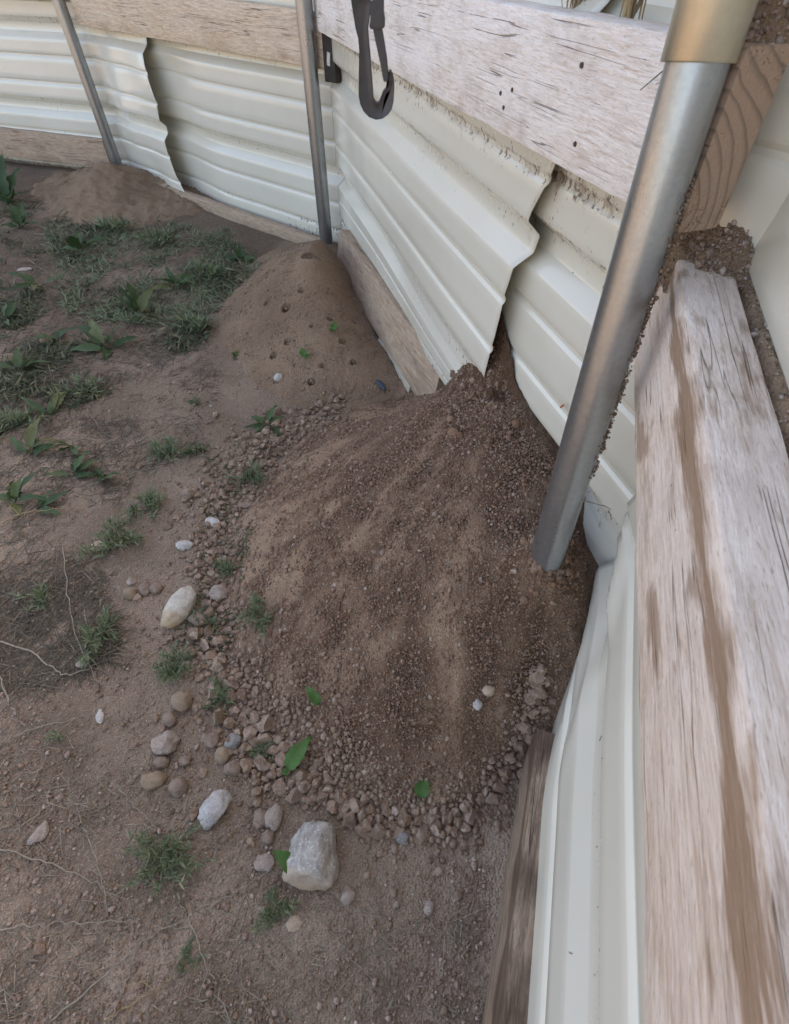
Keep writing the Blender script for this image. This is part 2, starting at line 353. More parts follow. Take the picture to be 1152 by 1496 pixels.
ctl2 = [(-.64, 1.90, 0), (-.60, 1.72, 0), (-.50, 1.50, 0), (-.36, 1.33, 0), (-.22, 1.24, 0), (-.06, 1.28, 0), (.0, 1.40, 0.01), (-.05, 1.60, .0), (-.13, 1.85, .015), (-.20, 2.06, .03),
        (-.62, 2.15, -.01), (-.28, 2.25, .06), (-.27, 2.03, .15), (-.285, 1.90, .185), (-.27, 1.76, .20), (-.40, 1.82, .14), (-.35, 1.58, .095), (-.20, 1.50, .095), (-.15, 1.68, .055), (-.45, 2.02, .085), (-.55, 1.95, .03), (-.40, 2.16, .07),
        (-.8, 1.9, -.06), (-.6, 1.35, -.06), (-.3, 1.05, -.06), (.15, 1.1, -.06), (.2, 1.6, -.05), (0, 2.3, -.05), (-.7, 2.5, -.08)]
f_2 = rbf(ctl2)
HOLES = [(440, 425, .011), (500, 500, .010), (400, 520, .011), (470, 535, .009), (390, 443, .011), (418, 451, .012), (482, 468, .011), (420, 500, .013), (454, 376, .024), (455, 559, .010), (516, 531, .010), (362, 428, .010), (455, 478, .006), (375, 412, .007)]
ctl1 = [(-1.90, 3.14, 0), (-1.70, 2.86, 0), (-1.48, 2.64, 0), (-1.20, 2.62, 0), (-.98, 2.72, 0), (-.9, 2.82, .02), (-1.2, 3.03, .05), (-1.45, 3.16, .08), (-1.46, 3.02, .125), (-1.50, 2.90, .10), (-1.35, 2.9, .07),
        (-1.62, 3.02, .07), (-1.30, 2.78, .035), (-2.1, 3.3, -.04), (-1.9, 2.7, -.06), (-1.4, 2.4, -.06), (-.8, 2.5, -.06), (-.6, 2.8, -.04), (-1.3, 3.4, -.02)]
f_1 = rbf(ctl1)
def h_2(x, y): return f_2(x, y)
def h_1(x, y): return f_1(x, y)
def h_ground(x, y):
    x = np.asarray(x, float); y = np.asarray(y, float)
    return .006 * np.sin(3.1 * x + 1.3 * y) * np.sin(2.3 * y - .7 * x + 1) + .004 * np.sin(9 * x + 2) * np.sin(8 * y + 5 * x) - .004
def height(x, y):
    return np.maximum(np.maximum(h_ground(x, y), h_main(x, y)), np.maximum(h_2(x, y), h_1(x, y)))
def spot(x, y):
    """first point where the sight line through a pixel meets the terrain"""
    d = ray(x, y); t = np.linspace(.25, 6.5, 2600); X, Y, Z = d[0] * t, d[1] * t, CAM_H + d[2] * t
    k = np.argmax(Z <= height(X, Y)); return np.array([X[k], Y[k], float(height(X[k], Y[k]))])
def spots(px):
    px = np.asarray(px, float); a = (px[:, 0] - CX) / FPX; b = (CY - px[:, 1]) / FPX
    D = np.stack([a, b * sT + cT, b * cT - sT], 1); t = np.full(len(px), .25); done = np.zeros(len(px), bool); ts = t.copy()
    for s in np.linspace(.25, 6.5, 900):
        X, Y, Z = D[:, 0] * s, D[:, 1] * s, CAM_H + D[:, 2] * s
        if s < .5 and False: continue
        hit = (~done) & (Z <= height(X, Y)); ts[hit] = s; done |= hit
        if done.all(): break
    X, Y = D[:, 0] * ts, D[:, 1] * ts; return np.stack([X, Y, height(X, Y)], 1)

# ground: one sheet to the horizon, fine where the yard is seen
fx = np.concatenate([[-400, -150, -60, -25, -12, -7, -5, -4, -3.3], np.arange(-2.9, .62, .016), [.8, 1.2, 2, 4, 8, 20, 60, 150, 400]])
fy = np.concatenate([[-400, -150, -60, -25, -12, -6, -3, -1.5, -.8], np.arange(-.45, 3.6, .016), [3.8, 4.3, 5, 7, 12, 25, 60, 150, 400]])
GX, GY = np.meshgrid(fx, fy, indexing='ij')
near = ((np.abs(GX + 1.1) < 2.2) & (np.abs(GY - 1.5) < 2.4))
GZ = np.where(near, h_ground(GX, GY), -.004)
ii = np.argwhere(near)
for i, j in ii:
    x, y = GX[i, j], GY[i, j]
    GZ[i, j] += .0035 * mn.fractal(Vector((x * 11, y * 11, .3)), .9, 2.1, 4) + .0022 * mn.noise(Vector((x * 55, y * 55, 2)))
me = mesh_fast('ground', np.stack([GX, GY, GZ], 2).reshape(-1, 3), grid_faces(len(fx), len(fy)))
dm = [max(0, min(1, .25 + .7 * mn.noise(Vector((x * 2.3, y * 2.3, 7))) + .35 * mn.noise(Vector((x * 8, y * 8, 17))) + .6 * min(1, max(0, (y - 1.2 - .35 * x) / .5)) * min(1, max(0, (-.3 - x) / .3)))) if n_ else .3 for x, y, n_ in zip(GX.ravel(), GY.ravel(), near.ravel())]
set_attr(me, 'damp', dm)
link('ground', me, M_GROUND, smooth=True)['kind'] = 'structure'

def mound(name, hf, x0, x1, y0, y1, step, m, label, amp, dampf, holes=(), cut=None):
    xs, ys = np.arange(x0, x1, step), np.arange(y0, y1, step)
    X, Y = np.meshgrid(xs, ys, indexing='ij'); Z = hf(X, Y)
    V = np.stack([X, Y, Z], 2).reshape(-1, 3); damp = np.zeros(len(V))
    for i, (x, y, z) in enumerate(V):
        d = amp * (.9 * mn.fractal(Vector((x * 16, y * 16, 1)), .8, 2.1, 5) + .45 * mn.noise(Vector((x * 90, y * 90, 4))) + .3 * mn.noise(Vector((x * 190, y * 190, 9))))
        V[i, 2] = z + d; damp[i] = dampf(x, y)
    for hx, hy, r in holes:
        dd = np.hypot(V[:, 0] - hx, V[:, 1] - hy)
        V[:, 2] += np.where(dd < r, -4.5 * r * np.clip((1 - (dd / r) ** 2), 0, 1) ** .5, .35 * r * np.exp(-((dd - r) / (r * .8)) ** 2))
    F = grid_faces(len(xs), len(ys))
    keep = (V[F][:, :, 2].max(1) > -.03)
    if cut is not None: keep &= cut(V[F][:, :, 0].mean(1), V[F][:, :, 1].mean(1))
    F = F[keep]
    used = np.unique(F); rm = np.full(len(V), -1); rm[used] = np.arange(len(used))
    me = mesh_fast(name, V[used], rm[F]); set_attr(me, 'damp', damp[used])
    o = link(name, me, m, smooth=True); return tag(o, label, 'dirt mound')
def damp_main(x, y):   # dark crumbly runs and dry sandy runs fan down the slope from the mouth
    wx = x + .05 * mn.noise(Vector((x * 7, y * 7, 21))); wy = y + .05 * mn.noise(Vector((x * 7, y * 7, 31)))
    dx, dy = wx - .30, wy - 1.05; a = math.atan2(dy, dx); r = math.hypot(dx, dy)
    n = .95 * mn.fractal(Vector((a * 9.0, r * 4.0, 3)), .7, 2, 4) + .5 * mn.fractal(Vector((x * 7, y * 7, 11)), .8, 2, 3)
    top = max(0, 1 - math.hypot(x - .2, y - .86) / .30)
    left = ss_(-.05, -.28, x) * ss_(.45, .7, y)
    return max(0, min(1, .56 + .92 * n + .75 * top - .40 * left + .25 * ss_(.1, .3, x)))
def ss_(a, b, x):
    t = max(0., min(1., (x - a) / (b - a))); return t * t * (3 - 2 * t)
tag_main = mound('dirt_mound', h_main, -.52, .46, .02, 1.36, .0045, M_MOUND,
     'large brown crumbly dirt mound spilling from the gap in the metal panels', .0042, damp_main,
     cut=lambda x, y: (x < -.2 + .309 * (2.255 - y) + .05) & (x < .203 + .2925 * (y + .01) + .05))
hol = []
for (px_, py_, r) in HOLES:
    p = spot(px_, py_); hol.append((p[0], p[1], r * RNG.uniform(.8, 1.3)))
mound('dirt_mound', h_2, -.80, .12, 1.05, 2.36, .0045, M_MOUNDP, 'tan dirt mound pocked with insect holes at the foot of the middle post', .004,
      lambda x, y: max(0, min(1, .12 + .8 * mn.noise(Vector((x * 6, y * 6, 5))))), holes=hol)
mound('dirt_mound', h_1, -2.05, -.7, 2.45, 3.36, .011, M_MOUNDP, 'small pale dirt mound at the foot of the far left post', .018,
      lambda x, y: max(0, min(1, .1 + .7 * mn.noise(Vector((x * 5, y * 5, 8))))))

# ------------------------------------------------------------------ the fence
fence = empty('metal_fence', (P2[0], P2[1], 0))
tag(fence, 'cream ribbed metal fence with wooden rails, kick boards and galvanized steel posts', 'fence')
FI = Matrix.Translation((-P2[0], -P2[1], 0))
def fpart(name, me, m, smooth=False, angle=None, parent=None, label=None):
    o = link(name, me, m, parent or fence, smooth, angle)
    if parent is None: o.matrix_parent_inverse = FI
    if label: o['label'] = label
    return o
ZT = 1.86
MAJ = [-.02, .288, .593, .898, 1.203, 1.508, 1.813]
def profile_stations(zmax):
    st = []      # (s, offset outward, grime)
    for k, c in enumerate(MAJ):
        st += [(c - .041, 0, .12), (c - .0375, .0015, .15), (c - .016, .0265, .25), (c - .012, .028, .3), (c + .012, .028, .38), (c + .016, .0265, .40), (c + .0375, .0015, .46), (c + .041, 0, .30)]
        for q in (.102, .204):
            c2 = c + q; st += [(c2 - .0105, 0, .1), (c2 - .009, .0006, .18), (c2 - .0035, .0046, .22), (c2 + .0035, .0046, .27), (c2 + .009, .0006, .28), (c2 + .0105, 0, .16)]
    out = []
    for a, b in zip(st, st[1:]):
        out.append(a); gap = b[0] - a[0]
        if gap > .03:
            for q in range(1, 4): out.append((a[0] + gap * q / 4, 0, .05))
    out.append(st[-1]); out.sort()
    return [s for s in out if -.03 < s[0] < zmax]
ST = profile_stations(ZT)
def panel(a, b, n, zlow=None, push=None, nu=60, jag=None, label=None, lap=0., grime=None, rib=1.):
    """ribbed sheet from foot a to foot b (plan), n outward; zlow(u): where the low flat is cut or crumpled up; push(u,z): inward bulge"""
    L = np.linalg.norm(b - a); V = []; G = []
    for iu in range(nu):
        u = iu / (nu - 1)
        for (s, off, g) in ST:
            z = s
            zl = zlow(u) if zlow else -.03
            if s < .25: z = zl + (.25 - zl) * (s + .03) / .28
            uu = u
            if jag: uu = u + jag(z, u) / L
            p = a + (b - a) * uu
            o_ = off * (rib(u, s) if callable(rib) else rib) - (push(u, z) if push else 0) + lap
            o_ += .0008 * mn.noise(Vector((u * L * 5, z * 6, a[0] * 9)))
            V.append((p[0] + n[0] * o_, p[1] + n[1] * o_, z))
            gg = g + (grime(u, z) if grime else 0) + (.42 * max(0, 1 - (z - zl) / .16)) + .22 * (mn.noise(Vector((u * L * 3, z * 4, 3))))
            G.append(gg)
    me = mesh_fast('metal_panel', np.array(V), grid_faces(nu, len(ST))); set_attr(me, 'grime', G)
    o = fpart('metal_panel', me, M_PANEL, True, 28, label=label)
    s_ = o.modifiers.new('gauge', 'SOLIDIFY'); s_.thickness = .0011; s_.offset = 0
    return o
ss = lambda a, b, x: (lambda t: t * t * (3 - 2 * t))(max(0., min(1., (x - a) / (b - a))))
# run A (far left)
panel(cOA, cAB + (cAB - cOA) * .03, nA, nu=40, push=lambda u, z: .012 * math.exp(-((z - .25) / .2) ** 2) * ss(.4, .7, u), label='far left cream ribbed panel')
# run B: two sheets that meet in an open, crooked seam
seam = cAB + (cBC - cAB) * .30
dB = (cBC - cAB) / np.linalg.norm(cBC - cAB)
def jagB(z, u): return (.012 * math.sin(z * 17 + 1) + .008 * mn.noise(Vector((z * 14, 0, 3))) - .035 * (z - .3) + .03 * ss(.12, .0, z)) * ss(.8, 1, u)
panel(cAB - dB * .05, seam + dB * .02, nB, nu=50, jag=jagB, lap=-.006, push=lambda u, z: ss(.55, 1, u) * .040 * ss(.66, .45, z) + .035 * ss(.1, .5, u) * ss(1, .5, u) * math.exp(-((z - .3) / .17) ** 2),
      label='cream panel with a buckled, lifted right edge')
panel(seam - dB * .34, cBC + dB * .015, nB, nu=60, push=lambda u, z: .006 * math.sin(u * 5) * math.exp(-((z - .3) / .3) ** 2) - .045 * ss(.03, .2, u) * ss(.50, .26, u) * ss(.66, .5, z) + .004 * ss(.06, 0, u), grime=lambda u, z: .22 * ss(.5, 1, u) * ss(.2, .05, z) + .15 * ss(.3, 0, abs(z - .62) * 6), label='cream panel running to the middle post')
# run C: front sheet with the loose edge, back sheet behind it
LC = np.linalg.norm(cCD - cBC); dC = (cCD - cBC) / LC
uE = (2.255 - .905) / (2.255 - .554)
edge = CA + (CB - CA) * uE
def jagC(z, u): return (.022 * ss(.50, .60, z) + .045 * ss(.62, .74, z) - .012 * ss(.5, .28, z) + .004 * mn.noise(Vector((z * 22, 1, 3)))) * ss(.7, 1, u)
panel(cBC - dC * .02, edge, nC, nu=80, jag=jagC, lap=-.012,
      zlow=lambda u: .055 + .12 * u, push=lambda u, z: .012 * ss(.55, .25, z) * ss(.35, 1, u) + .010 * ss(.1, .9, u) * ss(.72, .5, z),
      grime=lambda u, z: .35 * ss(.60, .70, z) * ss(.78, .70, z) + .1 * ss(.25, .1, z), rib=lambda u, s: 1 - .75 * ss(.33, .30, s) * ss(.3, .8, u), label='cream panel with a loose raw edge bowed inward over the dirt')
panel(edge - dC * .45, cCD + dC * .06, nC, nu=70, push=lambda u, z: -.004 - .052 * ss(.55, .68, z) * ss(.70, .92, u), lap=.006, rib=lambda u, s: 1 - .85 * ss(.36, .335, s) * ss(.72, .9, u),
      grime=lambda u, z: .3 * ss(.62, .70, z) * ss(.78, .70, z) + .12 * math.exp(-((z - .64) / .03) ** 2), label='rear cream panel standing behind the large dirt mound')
# run D (near right)
def pushD(u, z):
    t = u * 3.2; fold = 0.
    for (z0, k, w, a_, t1) in ((.40, .60, .045, .011, .45), (.24, .30, .030, .006, .55)):
        fold += a_ * max(0., 1 - abs(z - (z0 - k * t)) / w) * ss(t1, .02, t)
    return fold + .034 * ss(.5, .08, z) * ss(.0, .12, u) + .010 * ss(.62, .3, z) * math.sin(u * 9 + 1) - .012 * ss(.62, .8, z)
panel(cCD - dD * .004, cDE, nD, nu=300, push=pushD, lap=-.004, rib=lambda u, s: .45 if min(abs(s - c_) for c_ in MAJ) < .045 else 1.1, jag=lambda z, u: (-.008 * ss(.3, .5, z) - .085 * ss(.55, .68, z)) * ss(.08, 0, u),
      label='pale panel below the near rail')

def board(name, p, q, z0p, z0q, h, th, inward_n, m, label=None, roll=0., segs=60, chip=.0012, parent=None):
    """plank whose inner face runs p -> q (plan) with lower edge at z0p / z0q; local X length, Y thickness (outward), Z height"""
    p3, q3 = Vector((p[0], p[1], z0p)), Vector((q[0], q[1], z0q)); L = (q3 - p3).length
    X = (q3 - p3).normalized(); Yv = Vector((inward_n[0], inward_n[1], 0)); Yv = (Yv - X * Yv.dot(X)).normalized(); Z = X.cross(Yv)
    if Z.z < 0: Z = -Z
    if roll: 
        rm = Matrix.Rotation(roll, 3, X); Yv = rm @ Yv; Z = rm @ Z
    c = .004
    ring = [(c, 0), (th - c, 0), (th - c * .3, c * .3), (th, c), (th, h * .33), (th, h * .66), (th, h - c), (th - c * .3, h - c * .3), (th - c, h), (c, h), (c * .3, h - c * .3), (0, h - c), (0, h * .66), (0, h * .33), (0, c), (c * .3, c * .3)]
    xs = np.linspace(0, L, segs); V = []; k = len(ring); sd = random.random() * 50
    for x in xs:
        for (yy, zz) in ring:
            d1 = chip * mn.noise(Vector((x * 22, yy * 60 + sd, zz * 25))) + chip * 1.6 * mn.noise(Vector((x * 3, sd, zz * 6)))
            V.append((x, yy + d1, zz + chip * 1.1 * mn.noise(Vector((x * 18, zz * 30 + sd, yy * 40)))))
    F = []
    for i in range(segs - 1):
        for j in range(k):
            a = i * k + j; b = i * k + (j + 1) % k; F.append((a, a + k, b + k, b))
    F = F + [tuple(range(k))[::1], tuple((segs - 1) * k + j for j in range(k))[::-1]]
    me = mesh_np(name, V, F)
    bm = bmesh.new(); bm.from_mesh(me); bmesh.ops.recalc_face_normals(bm, faces=bm.faces); bm.to_mesh(me); bm.free()
    o = link(name, me, m, parent or fence, True, 40)
    Mx = Matrix.Identity(4)
    for i in range(3):
        Mx[i][0], Mx[i][1], Mx[i][2], Mx[i][3] = X[i], Yv[i], Z[i], p3[i]
    o.matrix_parent_inverse = FI; o.matrix_basis = Mx
    if label: o['label'] = label
    return o
IN = .031
# rails
rA = board('rail', P0 + nA * IN, P1 + nA * IN - (P1 - P0) * .012, .70, .69, .14, .038, nA, M_WOODB)
rB = board('rail', P1 + nB * IN + dB * .03, P2 + nB * IN + dB * .045, .617, .605, .14, .038, nB, M_WOODB, 'tan knotty rail between the two far posts')
CI0, CI1 = CA - nC * .048, CB - nC * .048
dCC = (CB - CA) / np.linalg.norm(CB - CA)
REND = None
rC = board('rail', CI0 - dCC * .05, CI1 - dCC * .004, .700, .742, .138, .048, nC, M_WOODC, 'pale washed rail above the loose panel edge')
rD = board('rail', DQ0 - dD * .004, DQ0 + dD * 1.75, .560, .560, .14, .056, nD, M_WOODD, 'near right rail with long brown water stains', segs=160)
# top rails, above the view
for a, b, n in ((P0, P1, nA), (P1, P2, nB)): board('rail', a + n * IN, b + n * IN, 1.60, 1.60, .14, .038, n, M_WOODB)
board('rail', CI0, CI1 - dCC * .05, 1.60, 1.60, .138, .042, nC, M_WOODC); board('rail', DQ0, DQ0 + dD * 1.75, 1.60, 1.60, .14, .05, nD, M_WOODC)
# kick boards
board('kick_board', P0 + nA * IN, P1 + nA * IN + (P0 - P1) * .05, .045, .04, .135, .038, nA, M_KICK)
board('kick_board', P1 + nB * .012 + dB * .05, P2 + nB * .012 - dB * .02, -.07, -.07, .115, .038, nB, M_KICK)
k0, k1 = np.array([-.222, 2.10]), np.array([.075, 1.225])
dk2 = (k1 - k0) / np.linalg.norm(k1 - k0)
board('kick_board', k0 - nC * .012, k1 - nC * .012 + dk2 * .10, .010, .04, .15, .046, nC, M_KICK, 'kick board forced loose beside the panel', roll=R(-10))
e0, e1 = np.array([.221, .268]), np.array([.115, -.064])
dk3 = (e1 - e0) / np.linalg.norm(e1 - e0)
board('kick_board', e0, e1 + dk3 * 1.3, -.02, .0, .145, .04, nD, M_KICKD, 'dark weathered kick board half buried at the near panel', segs=110)

def post(base, top, r, label=None, z_in=.25):
    b, t_ = Vector(base), Vector(top); ax = (t_ - b).normalized(); b = b - ax * z_in
    L = (t_ - b).length; q = ax.to_track_quat('Z', 'Y').to_matrix().to_4x4(); nseg, nr = 40, 30; V = []; F = []
    for i in range(nr):
        for j in range(nseg):
            a = 2 * math.pi * j / nseg; rr = r * (1 + .006 * mn.noise(Vector((math.cos(a) * 2, math.sin(a) * 2, i * .6))))
            V.append((rr * math.cos(a), rr * math.sin(a), L * i / (nr - 1)))
    for i in range(nr - 1):
        for j in range(nseg):
            F.append((i * nseg + j, i * nseg + (j + 1) % nseg, (i + 1) * nseg + (j + 1) % nseg, (i + 1) * nseg + j))
    F += [tuple(range(nseg))[::-1], tuple((nr - 1) * nseg + j for j in range(nseg))]
    o = fpart('post', mesh_np('post', V, F), M_GALV, True, 50, label=label)
    o.matrix_basis = Matrix.Translation(b) @ q; return o
post((P0[0], P0[1], 0), (P0[0], P0[1], 1.86), .026)
post((P1[0], P1[1], 0), (P1[0] - .02, P1[1] + .01, 1.86), .026, 'far left steel post')
post((P2[0], P2[1], 0), (P2[0], P2[1], 1.86), .026, 'middle steel post beside the pocked mound')
p3b = np.array([.237, .472, .262]); p3t = np.array([.2495, .552, .80]); p3d = (p3t - p3b) / np.linalg.norm(p3t - p3b)
po3 = post(tuple(p3b), tuple(p3b + p3d * 1.62), .0254, 'thick near steel post standing in the large mound', z_in=.18)
post((P4[0], P4[1], 0), (P4[0], P4[1], 1.86), .026)
# sleeve on the near post (sub-part)
zl0 = (.868 - .262) / p3d[2] + .18; nseg = 48; V = []; F = []
prof = [(.0256, zl0 + .0008), (.0290, zl0), (.0296, zl0 + .0012), (.0296, zl0 + .3), (.0290, zl0 + .301), (.0256, zl0 + .301)]
for (r_, z_) in prof:
    for j in range(nseg):
        a = 2 * math.pi * j / nseg; V.append((r_ * math.cos(a), r_ * math.sin(a), z_))
for i in range(len(prof) - 1):
    for j in range(nseg): F.append((i * nseg + j, i * nseg + (j + 1) % nseg, (i + 1) * nseg + (j + 1) % nseg, (i + 1) * nseg + j))
link('sleeve', mesh_np('sleeve', V, F), M_SLEEVE, po3, True, 50)['label'] = 'brassy joining sleeve on the near post'
# block end below the middle rail, with a stapled paper tag
blk = board('block', P2 + nB * .03 + dB * .037, P2 + nB * .03 + dB * .085, .575, .575, .15, .036, nB, M_BLACKW, 'dark block behind the middle post', segs=4)
tg = board('tag', (0, 0), (.016, 0), 0, 0, .034, .0015, np.array([0, 1]), M_TAG, segs=3, chip=.0006, parent=blk)
tg.matrix_parent_inverse = Matrix.Identity(4); tg.matrix_basis = Matrix.Translation((.014, -.002, .045)) @ Matrix.Rotation(R(8), 4, 'Y')
# nail heads (sub-parts of the washed rail)
def nail_mesh():
    bm = bmesh.new(); bmesh.ops.create_cone(bm, cap_ends=True, segments=12, radius1=.0030, radius2=.0025, depth=.0022); return bm_mesh('nail', bm)
NM = nail_mesh(); NM.materials.append(M_NAIL)
LrC = (Vector((*CI1, 0)) - Vector((*CI0, 0))).length
for (xx, zz) in ((1.405, .046), (1.44, .055), (1.42, .032), (1.62, .030), (1.60, .1)):
    o = bpy.data.objects.new('nail', NM); COL.objects.link(o); o.parent = rC; o.location = (xx, -.0008, zz); o.rotation_euler = (R(90), 0, 0)


# ------------------------------------------------------------------ soil outside the fence, higher than the yard
def bank():
    V = []; F = []; n = 90
    rows = [(.004, -.45), (.012, .0), (.05, .03), (.25, .07), (1.2, .10), (4, .05), (14, -.3)]
    pts = []
    for i in range(n):
        t = i / (n - 1)
        if t < .5: p = cBC - dC * .14 + (cCD - cBC + dC * .14) * (t / .5); nn = nC; hz = .30 + .10 * ss(.15, .75, t / .5)
        else:
            p = cCD + dD * ((t - .5) / .5) * 2.6; nn = nD; hz = .40 + .26 * ss(0, .25, (t - .5) * 2)
        w = ss(.40, .60, t); nn = nC * (1 - w) + nD * w
        for (d, dz) in rows:
            q = p + nn * (d + .03); V.append((q[0], q[1], hz + dz + .01 * mn.noise(Vector((q[0] * 9, q[1] * 9, 2)))))
    me = mesh_fast('soil_bank', np.array(V), grid_faces(n, len(rows))); set_attr(me, 'damp', [.4] * len(V))
    tag(link('soil_bank', me, M_GROUND, smooth=True), kind='structure')
bank()

def rock_mesh(name, seed, sub=2, rough=.22, angular=False, flat=1., blocky=0.):
    bm = bmesh.new(); bmesh.ops.create_icosphere(bm, subdivisions=sub, radius=1.)
    rr = random.Random(seed); planes = []
    for _ in range(10 if angular else 7):
        v = Vector((rr.gauss(0, 1), rr.gauss(0, 1), rr.gauss(0, 1))).normalized(); planes.append((v, rr.uniform(.62, .85) if angular else rr.uniform(.7, .95)))
    for v in bm.verts:
        c = v.co.copy()
        if blocky:
            p = blocky; c *= .82 / (abs(c.x) ** p + abs(c.y) ** p + abs(c.z) ** p) ** (1 / p)
        for pn, pd in planes:
            d = c.dot(pn)
            if d > pd: c -= pn * (d - pd) * (.92 if angular else .75)
        c *= 1 + rough * mn.fractal(v.co * 1.5 + Vector((seed * 3.1, 0, 0)), .9, 2., 4)
        if sub == 2: c *= 1 + .10 * mn.fractal(v.co * 4 + Vector((seed, 2, 0)), .8, 2., 2)
        if sub > 2: c *= 1 + .05 * mn.fractal(v.co * 7 + Vector((seed, 0, 0)), .9, 2., 3)
        v.co = Vector((c.x, c.y, c.z * flat))
    return bm_mesh(name, bm)

# the slope of fallen soil between the near rail and its panel, and on the end of the washed rail
def soil_heap(name, pts_fn, nu, nv, m, label, seed=0):
    V = []
    for i in range(nu):
        for j in range(nv):
            x, y, z = pts_fn(i / (nu - 1), j / (nv - 1)); n_ = .006 * mn.fractal(Vector((x * 45, y * 45, seed)), .7, 2, 4) + .003 * mn.noise(Vector((x * 170, y * 170, seed)))
            V.append((x, y, z + n_))
    me = mesh_fast(name, np.array(V), grid_faces(nu, nv)); set_attr(me, 'damp', [max(0, .1 + .5 * mn.noise(Vector((v[0] * 30, v[1] * 30, 1)))) for v in V])
    return tag(link(name, me, m, smooth=True), label, 'soil')
heaps = []
def ledge(u, v):      # u along the rail towards the viewer, v outward across rail top and slot
    p = DQ0 - dD * .055 + dD * u * 1.1 + nD * (.004 + v * .082)
    endcap = ss(.13, .0, u) 
    z = .690 + (.010 + .055 * endcap) * (ss(.55, .78, v) if u > .09 else ss(-.2, .7, v)) + .03 * endcap * v
    z -= .03 * ss(.02, 0., v) + .05 * ss(.02, 0, u)
    if u > .09: z -= .02 * ss(.75, .5, v) * ss(.09, .14, u)
    return p[0], p[1], z
heaps.append(soil_heap('fallen_soil', ledge, 240, 26, M_MOUNDP, 'tan gritty soil lying along the slot behind the near rail', 3))
def corner_heap(u, v):   # soil wedged where the near rail ends against the panel
    a_, b_ = np.array([.326, .672]), np.array([.385, .535]); p = a_ + (b_ - a_) * u - nC * (-.004 + .062 * v)
    z = .690 + .046 * (1 - v) ** 1.1 * ss(1.15, .6, u) + .014 * ss(.6, .2, u) - .020 * ss(.75, 1., v)
    return p[0], p[1], z
heaps.append(soil_heap('fallen_soil', corner_heap, 80, 40, M_MOUNDP, 'tan gritty soil wedged against the panel on the near end of the rail', 5))
def gap_soil(u, v):  # layer of darker soil over the mound, filling the gap
    y = .815 + .215 * u; xr = -.2 + .309 * (2.255 - y) + .006; x = xr - .105 * v * (.55 + .45 * u)
    return x, y, float(h_main(x, y)) + .007 * math.sin(math.pi * min(1, max(0, u))) ** .5 * ss(1., .7, v) - .004 + .004 * mn.noise(Vector((x * 80, y * 80, 2)))
heaps.append(soil_heap('fallen_soil', gap_soil, 70, 50, M_DARKSOIL, 'dark clumpy soil packed in the gap beside the loose panel edge', 9))
def cap(u, v):        # soil caught on the end of the washed rail, beside the sleeve
    p = CI1 + dCC * (-.135 + u * .125) + nC * (.012 + v * .046)
    e = min(u, 1 - u) * 2; z = .868 + .006 * u + .05 * ss(0, .55, e) * ss(0, .75, v)
    return p[0], p[1], z
heaps.append(soil_heap('fallen_soil', cap, 50, 40, M_MOUNDP, 'small soil heap on the rail end behind the near post sleeve', 7))

# ------------------------------------------------------------------ joined grains (uncountable)
def ico():
    bm = bmesh.new(); bmesh.ops.create_icosphere(bm, subdivisions=1, radius=1.); V = np.array([v.co[:] for v in bm.verts]); F = np.array([[v.index for v in f.verts] for f in bm.faces]); bm.free(); return V, F
ICO1 = ico()
OCT = (np.array([(1, 0, 0), (-1, 0, 0), (0, 1, 0), (0, -1, 0), (0, 0, 1), (0, 0, -1)], float), np.array([(0, 2, 4), (2, 1, 4), (1, 3, 4), (3, 0, 4), (2, 0, 5), (1, 2, 5), (3, 1, 5), (0, 3, 5)]))
t_ = (1 + 5 ** .5) / 2
ICO0 = (np.array([(-1, t_, 0), (1, t_, 0), (-1, -t_, 0), (1, -t_, 0), (0, -1, t_), (0, 1, t_), (0, -1, -t_), (0, 1, -t_), (t_, 0, -1), (t_, 0, 1), (-t_, 0, -1), (-t_, 0, 1)]) / math.sqrt(1 + t_ * t_),
        np.array([(0, 11, 5), (0, 5, 1), (0, 1, 7), (0, 7, 10), (0, 10, 11), (1, 5, 9), (5, 11, 4), (11, 10, 2), (10, 7, 6), (7, 1, 8), (3, 9, 4), (3, 4, 2), (3, 2, 6), (3, 6, 8), (3, 8, 9), (4, 9, 5), (2, 4, 11), (6, 2, 10), (8, 6, 7), (9, 8, 1)]))
def rotmats(n):
    q = RNG.normal(size=(n, 4)); q /= np.linalg.norm(q, axis=1)[:, None]; w, x, y, z = q.T
    return np.stack([1 - 2 * (y * y + z * z), 2 * (x * y - z * w), 2 * (x * z + y * w), 2 * (x * y + z * w), 1 - 2 * (x * x + z * z), 2 * (y * z - x * w), 2 * (x * z - y * w), 2 * (y * z + x * w), 1 - 2 * (x * x + y * y)], 1).reshape(n, 3, 3)
def grains(name, P, rad, m, base=ICO0, sink=.25, smooth=False, jitter=.22):
    n = len(P); V0, F0 = base; k = len(V0)
    sc = rad[:, None, None] * (1 + RNG.uniform(-.35, .35, (n, 1, 3)))
    V = V0[None] * (1 + RNG.uniform(-jitter, jitter, (n, k, 1))) * sc
    V = np.einsum('nij,nkj->nki', rotmats(n), V) + (P + np.array([0, 0, 1]) * (rad * (1 - sink * 2))[:, None] * .6)[:, None]
    F = (F0[None] + (np.arange(n) * k)[:, None, None]).reshape(-1, 3)
    me = mesh_fast(name, V.reshape(-1, 3), F); o = link(name, me, m, smooth=smooth); return o
